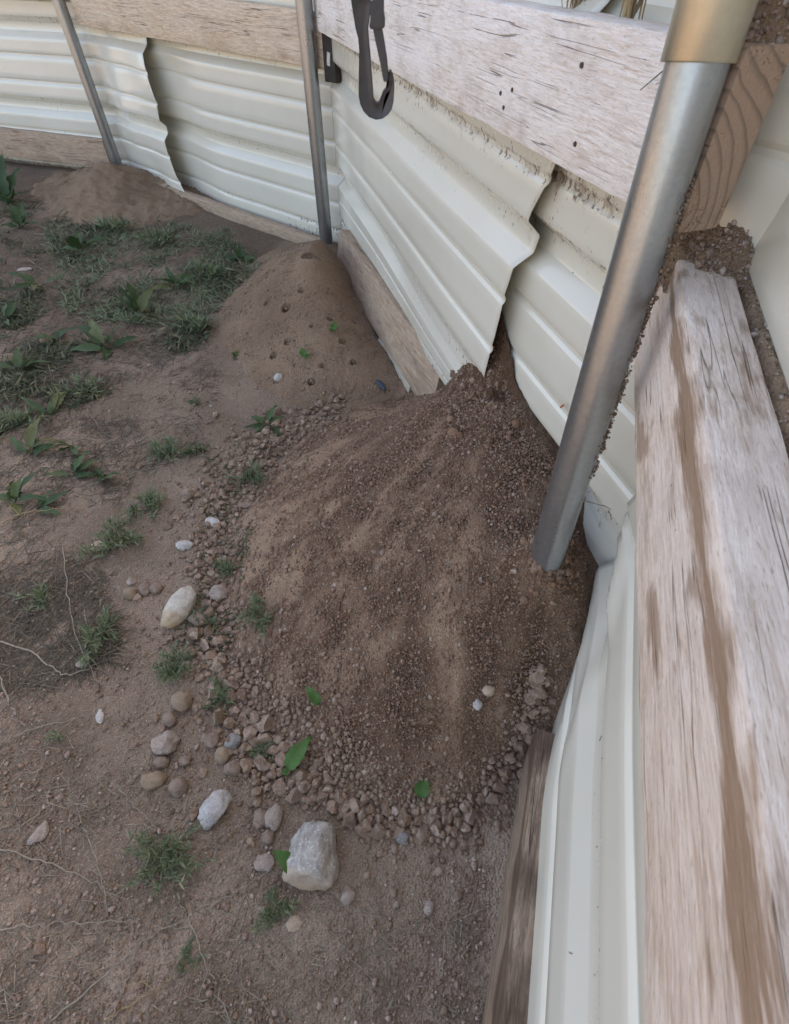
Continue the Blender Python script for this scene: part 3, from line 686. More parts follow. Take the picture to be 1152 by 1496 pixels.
def on_mound(n, x0, x1, y0, y1, hf, dens=None, other=None):
    out = []
    while len(out) < n:
        x = RNG.uniform(x0, x1, 4000); y = RNG.uniform(y0, y1, 4000); z = hf(x, y)
        ok = (z > -.002) & (x < -.2 + .309 * (2.255 - y) - .004) & (x < .203 + .2925 * (y + .01) - .03)
        pts = np.stack([x, y, z], 1)[ok]
        for p in pts:
            if dens is None or RNG.random() < dens(p[0], p[1]): out.append(p)
    return np.array(out[:n])
pm = on_mound(60000, -.45, .40, .10, 1.30, h_main, lambda x, y: .16 + .84 * damp_main(x, y))
rad = np.clip(RNG.lognormal(math.log(.0012), .42, len(pm)), .0006, .0045)
tag(grains('soil_crumbs', pm, rad, M_CRUMB), 'fine dark crumbs covering the large dirt mound', 'soil crumbs', kind='stuff')
pm2 = on_mound(9000, -.70, .05, 1.15, 2.2, h_2)
tag(grains('soil_crumbs', pm2, np.clip(RNG.lognormal(math.log(.0014), .35, len(pm2)), .0008, .004), M_CLOD), 'sandy grains covering the pocked mound', 'soil crumbs', kind='stuff')
hp = []
for ho, cnt in zip((heaps[0], heaps[1], heaps[3]), (3200, 900, 1100)):
    co = np.array([v.co[:] for v in ho.data.vertices]); hp.append(co[RNG.integers(0, len(co), cnt)] + RNG.normal(0, .0015, (cnt, 3)) * [1, 1, .2])
hp = np.concatenate(hp)
tag(grains('soil_grit', hp, np.clip(RNG.lognormal(math.log(.0013), .45, len(hp)), .0007, .0055), M_CHIP), 'grit in the fallen soil behind the near rail', 'grit', kind='stuff')
# soil crust clinging to the outer side of the near post, low on the rail end
cl = []
for _ in range(1300):
    zz = RNG.uniform(.46, .79); c_ = p3b + p3d * (zz - p3b[2]) / p3d[2]; a = RNG.normal(R(-22), R(13)); r_ = .0257 + abs(RNG.normal(0, .0016))
    if mn.noise(Vector((zz * 40, a * 5, 1))) + .25 < 0: continue
    cl.append((c_[0] + r_ * math.cos(a), c_[1] + r_ * math.sin(a), zz))
tag(grains('clinging_soil', np.array(cl), np.clip(RNG.lognormal(math.log(.0009), .45, len(cl)), .0005, .0028), M_CLOD), 'soil crust clinging to the back of the near post', 'soil', kind='stuff')
pb = []
for _ in range(240):
    a = RNG.uniform(0, 6.28); r_ = .0265 + abs(RNG.normal(0, .012)); x, y = .237 + .005 + r_ * math.cos(a), .478 + r_ * math.sin(a); pb.append((x, y, float(h_main(x, y))))
tag(grains('soil_lumps', np.array(pb), np.clip(RNG.lognormal(math.log(.0026), .5, len(pb)), .0012, .007), M_CRUMB, base=ICO1, jitter=.2), 'soil lumps packed round the foot of the near post', 'soil lumps', kind='stuff')
ch = on_mound(520, -.40, .38, .14, 1.15, h_main)
tag(grains('stone_chips', ch, np.clip(RNG.lognormal(math.log(.0019), .4, len(ch)), .001, .005), M_CHIP), 'pale stone chips dotted over the large mound', 'stone chips', kind='stuff')
ch = on_mound(150, .10, .36, .70, 1.12, h_main)
tag(grains('soil_lumps', ch, np.clip(RNG.lognormal(math.log(.0034), .5, len(ch)), .0018, .011), M_CRUMB, base=ICO1, jitter=.16), 'dark soil lumps at the mouth of the gap between the panels', 'soil lumps', kind='stuff')

# chips scattered on the open ground
def px_region(n, poly):
    poly = np.array(poly, float); x0, y0 = poly.min(0); x1, y1 = poly.max(0); out = []
    while len(out) < n:
        x, y = RNG.uniform(x0, x1), RNG.uniform(y0, y1); c = False; j = len(poly) - 1
        for i in range(len(poly)):
            if (poly[i, 1] > y) != (poly[j, 1] > y) and x < (poly[j, 0] - poly[i, 0]) * (y - poly[i, 1]) / (poly[j, 1] - poly[i, 1]) + poly[i, 0]: c = not c
            j = i
        if c: out.append((x, y))
    return np.array(out)
yard = [(-60, 500), (340, 470), (440, 600), (330, 700), (300, 900), (380, 1130), (480, 1300), (720, 1250), (700, 1540), (-60, 1540)]
gp = spots(px_region(5200, yard))
tag(grains('stone_chips', gp, np.clip(RNG.lognormal(math.log(.0011), .58, len(gp)), .0005, .0055), M_CHIP), 'tiny stone chips strewn over the bare ground', 'stone chips', kind='stuff')
gp = spots(px_region(16000, yard))
tag(grains('soil_grit', gp, np.clip(RNG.lognormal(math.log(.0011), .5, len(gp)), .0005, .0045), M_CLOD), 'brown grit strewn over the bare ground', 'grit', kind='stuff')

# ------------------------------------------------------------------ gravel at the foot of the large mound
path = np.array([(500, 595, 14), (450, 622, 20), (390, 655, 28), (345, 700, 36), (318, 760, 38), (305, 830, 36), (300, 900, 38), (318, 965, 44), (355, 1035, 52), (410, 1095, 55), (460, 1140, 55), (530, 1185, 48), (610, 1205, 42), (690, 1185, 36), (745, 1120, 20), (775, 1040, 14), (790, 985, 10)], float)
seg = np.linalg.norm(np.diff(path[:, :2], axis=0), axis=1) * (path[:-1, 2] + path[1:, 2]) / 2; cum = np.concatenate([[0], np.cumsum(seg)]) / seg.sum()
cand = []
for _ in range(13000):
    t = RNG.random(); i = min(np.searchsorted(cum, t) - 1, len(path) - 2); i = max(i, 0); f = (t - cum[i]) / (cum[i + 1] - cum[i])
    a, b = path[i], path[i + 1]; c = a + (b - a) * f; d = (b - a)[:2]; d /= np.linalg.norm(d); nn = np.array([d[1], -d[0]])
    o_ = RNG.standard_t(3) * .42 * c[2]; q = c[:2] - nn * o_ + RNG.normal(0, 4, 2)
    size = float(np.clip(RNG.lognormal(math.log(6.3), .50), 2.8, 23))
    if q[1] < 850: size = min(size * .8, 13)
    if o_ < -c[2] * .2 and size > 10: size *= .6              # the big ones lie on the outer side
    cand.append((q[0], q[1], size))
NAMED_PX = [(458, 1245, 60), (262, 880, 36), (316, 1172, 30), (243, 1083, 20), (267, 1022, 17), (400, 1188, 18), (224, 1137, 18), (262, 1147, 15), (380, 1195, 14)]
cand.sort(key=lambda c: -c[2]); kept = []
kx = np.zeros((0, 3))
for c in cand:
    if any((c[0] - a) ** 2 + (c[1] - b) ** 2 < (r_ + c[2] * .4) ** 2 for a, b, r_ in NAMED_PX): continue
    if len(kx) and (((kx[:, 0] - c[0]) ** 2 + (kx[:, 1] - c[1]) ** 2) < ((kx[:, 2] + c[2]) * .35) ** 2).any(): continue
    kept.append(c); kx = np.vstack([kx, c])
kept = kept[:4600]; kx = np.array(kept); gpos = spots(kx[:, :2])
grad = kx[:, 2] * np.array([depth(p) for p in gpos]) / FPX / 2
PEB = [rock_mesh('pebble', 100 + i, 2, .42, i % 2 == 0) for i in range(14)]
for p_ in PEB:
    p_.materials.append(M_CLOD); p_.polygons.foreach_set('use_smooth', [True] * len(p_.polygons)); p_.set_sharp_from_angle(angle=R(24))
order = np.argsort(-grad)
for k_, i in enumerate(order[:300]):
    o = bpy.data.objects.new('pebble', PEB[k_ % 7 if k_ < 120 else k_ % 14]); COL.objects.link(o); r_ = grad[i]
    o.location = gpos[i] + np.array([0, 0, r_ * RNG.uniform(.05, .4)]); o.rotation_euler = tuple(RNG.uniform(0, 6.28, 3)); o.scale = tuple(r_ * RNG.uniform(.75, 1.35, 3))
    tag(o, 'rounded brown pebble in the gravel band skirting the large mound', 'pebble', 'pebbles in the gravel band')
rest = order[300:]
tag(grains('gravel', gpos[rest], grad[rest], M_CLOD, base=ICO1, sink=.3, smooth=True, jitter=.2), 'small brown gravel heaped round the foot of the large mound', 'gravel', kind='stuff')

# single stones one can point at: pixel of the centre, size in pixels, material, label
STONES = [
 (458, 1243, 78, 100, 1.0, M_ROCK, 'big angular grey and white rock at the foot of the large mound', 'rock', True, 8),
 (262, 878, 40, 80, .8, M_GRANITE, 'long pale speckled stone with a tan lower end', 'stone', False, 20),
 (316, 1173, 34, 66, .7, M_SHARD, 'bluish white angular shard left of the big rock', 'stone', True, 30),
 (243, 1083, 38, 36, .8, M_PINK, 'rough pinkish white stone in the row of brown clods', 'stone', False, 0),
 (267, 1022, 32, 34, .8, M_OCHRE, 'ochre clod at the top of the row of clods', 'clod', False, 10),
 (249, 1049, 26, 22, .8, M_BROWN, 'brown clod just below the topmost ochre clod', 'clod', False, 40),
 (236, 1112, 26, 20, .8, M_BROWN, 'small flat brown clod just below the pinkish white stone', 'clod', False, 0),
 (224, 1137, 40, 28, .8, M_OCHRE, 'widest ochre clod, leftmost at the bottom of the row of clods', 'clod', False, 0),
 (262, 1147, 30, 30, .8, M_BROWN, 'round brown clod at the lower end of the row, right of the ochre one', 'clod', False, 0),
 (272, 1110, 18, 19, .8, M_BROWN, 'small grey brown clod right of the pinkish white stone', 'clod', False, 0),
 (190, 867, 24, 21, .8, M_OCHRE, 'leftmost of the three clods beside the pale speckled stone', 'clod', False, 0),
 (212, 859, 17, 26, .8, M_BROWN, 'middle one of three clods beside the pale speckled stone', 'clod', False, -20),
 (229, 859, 20, 21, .8, M_BROWN, 'rightmost of the three clods beside the pale speckled stone', 'clod', False, 0),
 (193, 850, 16, 14, .8, M_PINK, 'small pink clod behind the leftmost of the three clods', 'clod', False, 0),
 (310, 1080, 24, 26, .85, M_BROWN, 'brown stone left of the dark grey stone in the gravel', 'stone', False, 0),
 (341, 1081, 23, 31, .85, M_GREYST, 'dark grey smooth stone in the gravel band', 'stone', False, 15),
 (326, 1102, 24, 26, .85, M_OCHRE, 'ochre round stone below the dark grey stone', 'stone', False, 0),
 (341, 1121, 25, 26, .85, M_BROWN, 'brown stone above the bluish white shard', 'stone', False, 0),
 (400, 1189, 28, 40, .85, M_PINK, 'tall pinkish brown stone behind the big rock', 'stone', False, 5),
 (381, 1192, 22, 30, .85, M_BROWN, 'brown stone leaning on the tall pinkish brown one', 'stone', False, 0),
 (392, 1221, 18, 24, .85, M_BROWN, 'brown stone at the left side of the big rock', 'stone', False, 0),
 (386, 1258, 32, 26, .6, M_PINK, 'flat pinkish stone lower left of the big rock', 'stone', False, 0),
 (57, 1214, 20, 36, .4, M_PINK, 'flat pink flake lying alone on bare ground', 'stone', True, 35),
 (144, 797, 18, 18, .7, M_TANST, 'small tan stone below the feathery weeds', 'stone', True, 0),
 (270, 797, 22, 16, .7, M_WHITEST, 'white stone at the outer edge of the gravel, above the speckled stone', 'stone', True, 0),
 (312, 763, 24, 15, .7, M_WHITEST, 'white stone topmost in the gravel band', 'stone', True, 20),
 (588, 1222, 22, 19, .8, M_GREYST, 'grey stone at the bottom centre of the gravel band', 'stone', False, 0),
 (697, 1026, 15, 20, .8, M_WHITEST, 'white pebble lying alone on the large mound', 'pebble', False, 20),
 (713, 1007, 20, 19, .8, M_TANST, 'tan lump beside the white pebble on the large mound', 'clod', False, 0),
 (119, 971, 17, 10, .7, M_PINK, 'whitish pebble under the crossing dry stems', 'pebble', False, 0),
 (145, 1044, 10, 24, .6, M_WHITEST, 'slim white chip on bare ground left of the clods', 'stone', True, -25),
 (36, 393, 20, 10, .5, M_PINK, 'mauve shard lying in the weeds near the left edge', 'stone', True, 0),
 (207, 453, 17, 12, .8, M_TANST, 'tan lump at the foot of the upright broadleaf weed', 'clod', False, 0),
 (407, 551, 13, 13, .8, M_WHITEST, 'white pebble at the foot of the pocked mound', 'pebble', True, 0),
 (322, 865, 26, 24, .75, M_PINK, 'pinkish stone in the gravel right of the speckled stone', 'stone', True, 0),
 (290, 903, 30, 22, .8, M_BROWN, 'brown stone touching the foot of the speckled stone', 'stone', False, 0),
 (627, 1325, 18, 20, .8, M_PINK, 'pinkish pebble below the gravel, right of the big rock', 'pebble', False, 0),
 (668, 1308, 15, 15, .8, M_BROWN, 'round brown pebble below the gravel near the dark kick board', 'pebble', False, 0),
 (508, 1306, 22, 26, .8, M_PINK, 'pinkish stone at the lower right corner of the big rock', 'stone', False, 0),
 (355, 737, 34, 13, .6, M_BROWN, 'long flat brown stone at the upper end of the gravel band', 'stone', False, 0),
 (430, 1347, 26, 20, .6, M_TANST, 'tan stone half sunk in the ground below the big rock', 'stone', False, 0),
 (275, 722, 20, 22, .7, M_BROWN, 'brown clod between the weeds and the gravel', 'clod', False, 0),
]
for i, (px_, py_, w, h, fl, m, lab, cat, ang, rot) in enumerate(STONES):
    me = rock_mesh('stone', 300 + i, 4 if i < 4 else 3, .15 if ang else (.08 if i == 1 else .2), ang, blocky=3.2 if i in (0, 2) else 0); me.materials.append(m)
    name = {'rock': 'rock', 'stone': 'stone', 'clod': 'dirt_clod', 'pebble': 'pebble'}[cat]
    o = link(name, me, smooth=True)
    base = spot(px_, py_ + h * .25); k_ = depth(base) / FPX
    rx, ry = w * k_ * .46, h * k_ * .46
    if ang: rx *= 1.22; ry *= 1.12
    o.scale = (rx * 1.05, ry * 1.0, min(rx, ry) * (.95 if fl > .6 else .5)); o.rotation_euler = (RNG.uniform(-.15, .15), RNG.uniform(-.15, .15), R(-rot))
    o.location = base + np.array([0, ry * .25, o.scale[2] * .38]); tag(o, lab, cat)

# ------------------------------------------------------------------ plants
def blade_arrays(n, base, direc, length, width, curl=.6, segs=3, side=None):
    """n curved tapering blades joined as quads; base (n,3), direc (n,3)"""
    up = np.array([0, 0, 1.]); d = direc / np.linalg.norm(direc, axis=1)[:, None]
    sd = np.cross(d, up); sd /= (np.linalg.norm(sd, axis=1)[:, None] + 1e-9)
    tw = RNG.uniform(-1, 1, n)[:, None]; sd = sd + np.cross(d, sd) * tw; sd /= np.linalg.norm(sd, axis=1)[:, None]
    V = []
    for s_ in range(segs + 1):
        t = s_ / segs; c = base + d * (length * t)[:, None] - up * (curl * length * t * t * .5)[:, None] * np.linalg.norm(d[:, :2], axis=1)[:, None]
        w = width * (1 - t) ** .6 * (.55 + .9 * min(1, t * 3)) * .5 if s_ < segs else width * .04
        w = np.broadcast_to(w, (n,))
        V += [c - sd * w[:, None], c + sd * w[:, None]]
    V = np.stack(V, 1); k = V.shape[1]
    F0 = np.array([(2 * s_, 2 * s_ + 1, 2 * s_ + 3, 2 * s_ + 2) for s_ in range(segs)])
    return V.reshape(-1, 3), (F0[None] + (np.arange(n) * k)[:, None, None]).reshape(-1, 4)
def tube(path, r0, r1, ns=6):
    P = [Vector(p) for p in path]; V = []; F = []
    for i, p in enumerate(P):
        d = (P[min(i + 1, len(P) - 1)] - P[max(i - 1, 0)]).normalized(); a = d.orthogonal().normalized(); b = d.cross(a)
        r_ = r0 + (r1 - r0) * i / (len(P) - 1)
        for j in range(ns):
            t = 2 * math.pi * j / ns; V.append(p + a * (r_ * math.cos(t)) + b * (r_ * math.sin(t)))
    for i in range(len(P) - 1):
        for j in range(ns): F.append((i * ns + j, i * ns + (j + 1) % ns, (i + 1) * ns + (j + 1) % ns, (i + 1) * ns + j))
    return V, F
def feather_weed(px_, py_, wpx, hpx, label, stems=7, dens=26, m=None):
    b = spot(px_, py_ + hpx * .25); sz = depth(b) / FPX; Rr = wpx * sz * .62; L = max(hpx, wpx) * sz * .68; stems = int(stems * 1.5)
    t = empty('feathery_weed', b); tag(t, label, 'weed', 'feathery weeds')
    SV, SF, BV, BF, nb = [], [], [], [], 0
    for s_ in range(stems):
        a = RNG.uniform(0, 6.28); lean = RNG.uniform(.3, 1.1); d = np.array([math.cos(a) * lean * Rr / L * 1.2, math.sin(a) * lean * hpx / max(wpx, 1) * Rr / L, .8 - lean * .25]); ln = L * RNG.uniform(.65, 1.05)
        pth = [np.array([RNG.normal(0, Rr * .12), RNG.normal(0, Rr * .12), -.003]) + d * ln * q + np.array([0, 0, -.25 * ln * q * q]) for q in (0, .25, .5, .75, 1)]
        v, f = tube(pth, .0011, .0005, 5); o_ = len(SV); SV += v; SF += [tuple(i + o_ for i in ff) for ff in f]
        n = dens; q = RNG.uniform(.12, 1, n) ** .8; bp = np.array([np.array([np.interp(x, (0, .25, .5, .75, 1), [p[i] for p in pth]) for i in range(3)]) for x in q])
        bd = RNG.normal(0, 1, (n, 3)) * .8 + d / np.linalg.norm(d) * .8 + np.array([0, 0, .25])
        v, f = blade_arrays(n, bp, bd, RNG.uniform(.5, 1.15, n) * .021 * max(.75, sz * FPX), RNG.uniform(.8, 1.5, n) * .0019 * max(.8, sz * FPX), .3, 3)
        BV.append(v); BF.append(f + nb); nb += len(v)
    link('stem', mesh_np('stem', SV, SF), m or M_FEATHER, t, True)
    link('foliage', mesh_fast('foliage', np.concatenate(BV), np.concatenate(BF)), m or M_FEATHER, t)
    return t
FW = [(382, 890, 60, 70, 'feathery blue green weed growing on the left flank of the large mound', 9, 34),
 (148, 915, 52, 80, 'feathery weed right of the dry stem pile', 9, 30), (168, 775, 66, 80, 'largest feathery weed, above the small tan stone', 10, 30),
 (220, 728, 42, 62, 'feathery weed right of the largest feathery weed', 7, 28), (246, 655, 40, 60, 'upright thin feathery weed above the pair of feathery weeds', 7, 24),
 (254, 962, 56, 66, 'feathery weed just below the pale speckled stone', 8, 28), (243, 1240, 110, 72, 'broad low weed at the left of the bluish white shard', 14, 34),
 (318, 1008, 34, 66, 'small weed among the gravel left of the mound foot', 6, 22), (372, 690, 48, 36, 'small feathery weed at the upper gravel band', 6, 24),
 (405, 1320, 60, 50, 'pale thin weed below the big rock', 7, 22), (300, 900, 50, 40, 'small weed in the gravel right of the speckled stone', 5, 20),
 (285, 655, 30, 24, 'tiny weed on bare ground above the gravel', 4, 18), (378, 1092, 40, 22, 'green sprig in the gravel above the big rock', 5, 18), (340, 820, 44, 40, 'sparse weed among the pebbles at the mound edge', 5, 18),
 (270, 1395, 40, 40, 'sparse weed at the bottom left of the bare ground', 4, 14), (82, 1068, 26, 50, 'tiny thin weed on bare ground at the left', 3, 10),
 (30, 610, 60, 50, 'scruffy thin weed at the left edge above the arching leaves', 6, 22), (120, 560, 56, 44, 'scruffy thin weed below the toothed broadleaf weed', 6, 22), (60, 870, 60, 40, 'thin weed growing through the dry straw at the left', 5, 18),
 (290, 470, 60, 44, 'scruffy weed left of the pocked mound', 7, 24), (230, 350, 56, 40, 'scruffy dark weed below the far left mound', 7, 24), (170, 330, 50, 36, 'scruffy weed touching the foot of the far left mound', 6, 22), (300, 395, 50, 36, 'scruffy weed near the far kick board', 6, 22)]
for a in FW: feather_weed(*a)
def leaf_mesh(L, Wd, curl, fold=.25, serr=.0, tipw=.55, seed=0):
    n = 14; V = []
    for i in range(n):
        t = i / (n - 1); pet = .16
        w = 0.04 if t < pet else (math.sin(math.pi * min(1, ((t - pet) / (1 - pet)) ** tipw * .97 + .03)) ** .8)
        w = max(.035, w) * Wd * .5 * (1 + serr * (1 if i % 2 else -1)); x = L * t
        z = curl * L * (t - t * t * 1.15) ; wv = .09 * Wd * math.sin(t * 14 + seed)
        for s_, q in ((-1, 1.), (-.5, .5), (0, 0), (.5, .5), (1, 1.)):
            V.append((x, s_ * w, z + fold * w * q + wv * s_))
    return mesh_fast('leaf', np.array(V), grid_faces(n, 5))
def broad_weed(px_, py_, leaves, label, cat='weed', m=None, scale=1., stem=None):
    """leaves: (azimuth deg in plan, 0 = right, 90 = away; elevation deg; length px; width px; curl)"""
    b = spot(px_, py_); k_ = depth(b) / FPX * scale; t = empty('broadleaf_weed', b); tag(t, label, cat, 'broadleaf weeds')
    for i, (az, el, L, w, cu) in enumerate(leaves):
        o = link('leaf', leaf_mesh(L * k_ * RNG.uniform(.75, 1.15), w * k_ * RNG.uniform(.7, 1.05), cu * RNG.uniform(.8, 1.6), .3, (.05, .2, .12)[i % 3], .6, i), m or M_BROAD, t, True)
        o.rotation_euler = (R(RNG.uniform(-35, 35)), -R(el * RNG.uniform(.5, 1.)), R(az + RNG.uniform(-22, 22))); o.location = (0, 0, .012 if m is M_BRIGHT else 0)
        if m is M_BRIGHT: o.rotation_euler = (R(RNG.uniform(-12, 12)), -R(el * .6), R(az)); o.scale = (1.12, 1.25, 1.12)
    if stem:
        v, f = tube([(0, 0, -.004), (0, 0, stem * k_)], .0012, .0009); link('stem', mesh_np('stem', v, f), m or M_BROAD, t, True)
    return t
broad_weed(160, 512, [(150, 30, 60, 22, .5), (120, 45, 55, 20, .4), (60, 50, 52, 18, .4), (200, 15, 50, 16, .3), (20, 15, 45, 14, .3), (300, 12, 36, 14, .3)], 'broadleaf weed with toothed leaves lying left of the upright one')
broad_weed(205, 462, [(95, 70, 62, 20, .2), (130, 55, 50, 11, .2), (60, 50, 46, 16, .4), (290, 20, 55, 10, .2), (150, 60, 36, 14, .3)], 'upright broadleaf weed with a tan lump at its foot')
broad_weed(352, 382, [(80, 65, 32, 18, .3), (150, 25, 30, 13, .3), (20, 20, 24, 11, .3), (240, 25, 22, 10, .3), (110, 60, 26, 12, .2)], 'broadleaf weed against the kick board left of the pocked mound')
broad_weed(390, 622, [(150, 25, 34, 12, .3), (60, 25, 34, 12, .3), (20, 15, 30, 11, .3), (230, 10, 32, 12, .3), (300, 10, 34, 12, .3), (190, 15, 30, 9, .3)], 'dark rosette weed at the upper end of the gravel band')
broad_weed(45, 665, [(70, 40, 60, 18, .5), (40, 30, 52, 16, .6), (130, 40, 46, 16, .4), (10, 25, 50, 14, .4)], 'broadleaf weed arching over straw near the left edge')
broad_weed(108, 696, [(35, 25, 56, 15, .3), (60, 30, 42, 14, .4), (110, 20, 40, 13, .3), (-20, 10, 44, 14, .3), (190, 15, 46, 13, .3)], 'low broadleaf weed with slim leaves in the straw')
broad_weed(22, 735, [(40, 35, 60, 17, .5), (100, 45, 46, 20, .4), (-10, 20, 52, 14, .4), (-60, 15, 44, 15, .3), (160, 35, 40, 14, .4), (70, 30, 46, 12, .5)], 'leafy weed cut by the left edge of the picture')
broad_weed(55, 745, [(20, 15, 50, 16, .3), (50, 20, 40, 14, .3), (-30, 10, 40, 13, .3)], 'small broadleaf weed right of the leafy one at the left edge')
broad_weed(12, 300, [(60, 60, 40, 20, .4), (110, 60, 44, 20, .4), (20, 40, 40, 16, .4), (150, 40, 36, 16, .4), (80, 75, 60, 22, .3), (-30, 30, 36, 16, .3), (40, 65, 52, 20, .3)], 'tall dark leafy weed at the upper left edge', stem=30)
broad_weed(30, 335, [(60, 50, 34, 16, .4), (120, 50, 34, 16, .4), (0, 30, 34, 14, .4), (80, 70, 40, 16, .3), (200, 30, 30, 14, .3)], 'dark leafy weed below the tallest one at the upper left edge', stem=20)
for (bx, by, lab) in ((75, 610, 'drooping broadleaf weed above the arching one at the left'), (110, 655, 'slim broadleaf weed between the straw and the feathery weeds'), (150, 700, 'small broadleaf weed left of the pair of feathery weeds'), (85, 500, 'broadleaf weed left of the toothed one, under the far weeds'), (260, 420, 'low broadleaf weed right of the upright one'), (60, 420, 'low broadleaf weed in the far left cover, above the mauve shard'), (120, 370, 'low broadleaf weed in front of the small pale mound')):
    broad_weed(bx, by, [(RNG.uniform(0, 360), RNG.uniform(12, 55), RNG.uniform(26, 54), RNG.uniform(8, 16), RNG.uniform(.2, .6)) for _ in range(int(RNG.integers(4, 8)))], lab)
broad_weed(470, 1040, [(128, 22, 36, 13, .3)], 'single bright leaf on the mound foot, highest of three', m=M_BRIGHT, cat='sprout')
broad_weed(417, 1138, [(58, 18, 66, 22, .3), (80, 30, 16, 8, .3)], 'long bright toothed leaf on the gravel above the big rock', m=M_BRIGHT, cat='sprout')
broad_weed(612, 1174, [(75, 28, 34, 24, .25)], 'round bright leaf at the bottom foot of the large mound', m=M_BRIGHT, cat='sprout')
broad_weed(452, 1283, [(150, 32, 54, 28, .3)], 'bright oval leaf lying over the big rock', m=M_BRIGHT, cat='sprout')
broad_weed(446, 530, [(110, 50, 17, 11, .3), (40, 40, 10, 6, .3)], 'bright sprout in the middle of the pocked mound', m=M_BRIGHT, cat='sprout')
broad_weed(487, 491, [(80, 60, 15, 8, .3), (150, 40, 9, 6, .3)], 'tiny sprout high on the right flank of the pocked mound', m=M_BRIGHT, cat='sprout')
broad_weed(345, 522, [(60, 40, 14, 11, .3), (150, 40, 13, 9, .3), (250, 30, 10, 8, .3)], 'tiny sprout at the left foot of the pocked mound', m=M_BROAD, cat='sprout')
broad_weed(285, 590, [(60, 40, 16, 9, .3), (-20, 20, 16, 8, .3), (160, 20, 14, 7, .3)], 'small dark sprout on bare ground left of the rosette', m=M_BROAD, cat='sprout')
broad_weed(10, 470, [(60, 40, 34, 11, .4), (110, 50, 38, 11, .4), (20, 25, 36, 11, .4), (-30, 20, 30, 10, .3)], 'slim leaved weed at the left edge beside the mauve shard')
broad_weed(30, 545, [(60, 45, 44, 12, .4), (110, 50, 40, 12, .4), (20, 25, 40, 12, .4), (160, 30, 36, 11, .3)], 'slim leaved weed at the left edge below the mauve shard')

# low green cover and straw, too many to count
cover_poly = [(-60, 255), (60, 285), (110, 330), (230, 320), (330, 350), (385, 385), (330, 440), (300, 500), (200, 560), (110, 600), (-60, 660)]
def cover(name, n, poly, m, lo, hi, wid, up, label, cat, soft=9., thr=-.05, freq=5.):
    px_ = px_region(int(n * 2.3), poly); P = spots(px_)
    dn = np.array([mn.noise(Vector((p[0] * freq, p[1] * freq, 4))) + .5 * mn.noise(Vector((p[0] * freq * 3, p[1] * freq * 3, 9))) for p in P]); P = P[RNG.random(len(P)) < 1 / (1 + np.exp(-(dn - thr) * soft))][:n]
    k = len(P); a = RNG.uniform(0, 6.28, k); d = np.stack([np.cos(a), np.sin(a), RNG.uniform(up[0], up[1], k)], 1)
    V, F = blade_arrays(k, P + np.array([0, 0, .002]), d, RNG.uniform(lo, hi, k), RNG.uniform(.6, 1.3, k) * wid, .5, 3)
    return tag(link(name, mesh_fast(name, V, F), m), label, cat, kind='stuff')
cover('ground_cover', 13000, cover_poly, M_COVER, .006, .055, .0040, (.02, 1.0), 'dense low dark green weeds covering the far left ground', 'ground cover', thr=.24, freq=4.)
cover('ground_cover', 5000, [(60, 330), (330, 330), (380, 390), (300, 480), (100, 470)], M_FEATHER, .012, .045, .0032, (.2, 1.2), 'thin bluish weeds mixed into the far left ground', 'ground cover', thr=.02, freq=6.)
cover('straw_litter', 7000, cover_poly, M_STRAW, .01, .06, .0016, (-.02, .3), 'dry stems mixed into the green cover at the far left', 'straw', thr=0., freq=5.)
cover('straw_litter', 6000, [(-60, 420), (250, 430), (330, 560), (300, 660), (200, 700), (150, 830), (170, 960), (100, 1010), (-60, 1040)], M_STRAW, .015, .075, .0017, (-.02, .22), 'dry straw litter matted over the ground at the left', 'straw', thr=.0, freq=4.5)
cover('straw_litter', 1900, [(-60, 850), (90, 850), (165, 900), (165, 960), (80, 1005), (-60, 1010)], M_STRAW, .02, .09, .0013, (-.02, .3), 'matted dry stems beside the long grey stalk', 'straw', thr=-.4)
cover('straw_litter', 2600, [(-60, 1040), (200, 1050), (300, 1200), (400, 1320), (690, 1330), (690, 1540), (-60, 1540)], M_STRAWP, .012, .075, .0010, (-.02, .15), 'thin straw bits over the bare foreground', 'straw', thr=-.2)
cover('gravel_sprigs', 700, [(300, 660), (400, 640), (380, 720), (350, 900), (330, 1040), (290, 1040), (260, 900), (300, 760)], M_COVER, .008, .026, .0034, (.1, .9), 'small green sprigs between the gravel left of the mound', 'ground cover', thr=.05, freq=9.)

# single dry stems
def stalk(pxs, r, label, m=M_TWIG, lift=.006, arch=0., twigs=0):
    P = [spot(x, y) for x, y in pxs]; n = 22; pts = []
    for i in range(n):
        t = i / (n - 1) * (len(P) - 1); k = min(int(t), len(P) - 2); f = t - k
        p0, p1, p2, p3 = P[max(k - 1, 0)], P[k], P[k + 1], P[min(k + 2, len(P) - 1)]
        q = .5 * ((2 * p1) + (-p0 + p2) * f + (2 * p0 - 5 * p1 + 4 * p2 - p3) * f * f + (-p0 + 3 * p1 - 3 * p2 + p3) * f ** 3)
        q = q + np.array([RNG.normal(0, .0014), RNG.normal(0, .0014), lift + arch * math.sin(math.pi * i / (n - 1))]); pts.append(q)
    r *= .88; V, F = tube(pts, r, r * .4, 7)
    for _ in range(twigs):
        i = random.randrange(3, n - 3); a = random.uniform(0, 6.28); l = random.uniform(.015, .05); b = pts[i]
        v, f = tube([b, b + np.array([math.cos(a), math.sin(a), .3]) * l * .5, b + np.array([math.cos(a + .4), math.sin(a + .4), .45]) * l], r * .55, r * .25, 5)
        o_ = len(V); V += v; F += [tuple(q + o_ for q in ff) for ff in f]
    o = link('dry_twig', mesh_np('dry_twig', V, F), m, smooth=True); return tag(o, label, 'twig', 'dry twigs on the ground')
stalk([(94, 800), (100, 860), (112, 930), (147, 1003)], .0017, 'long thin stem running down past the whitish pebble')
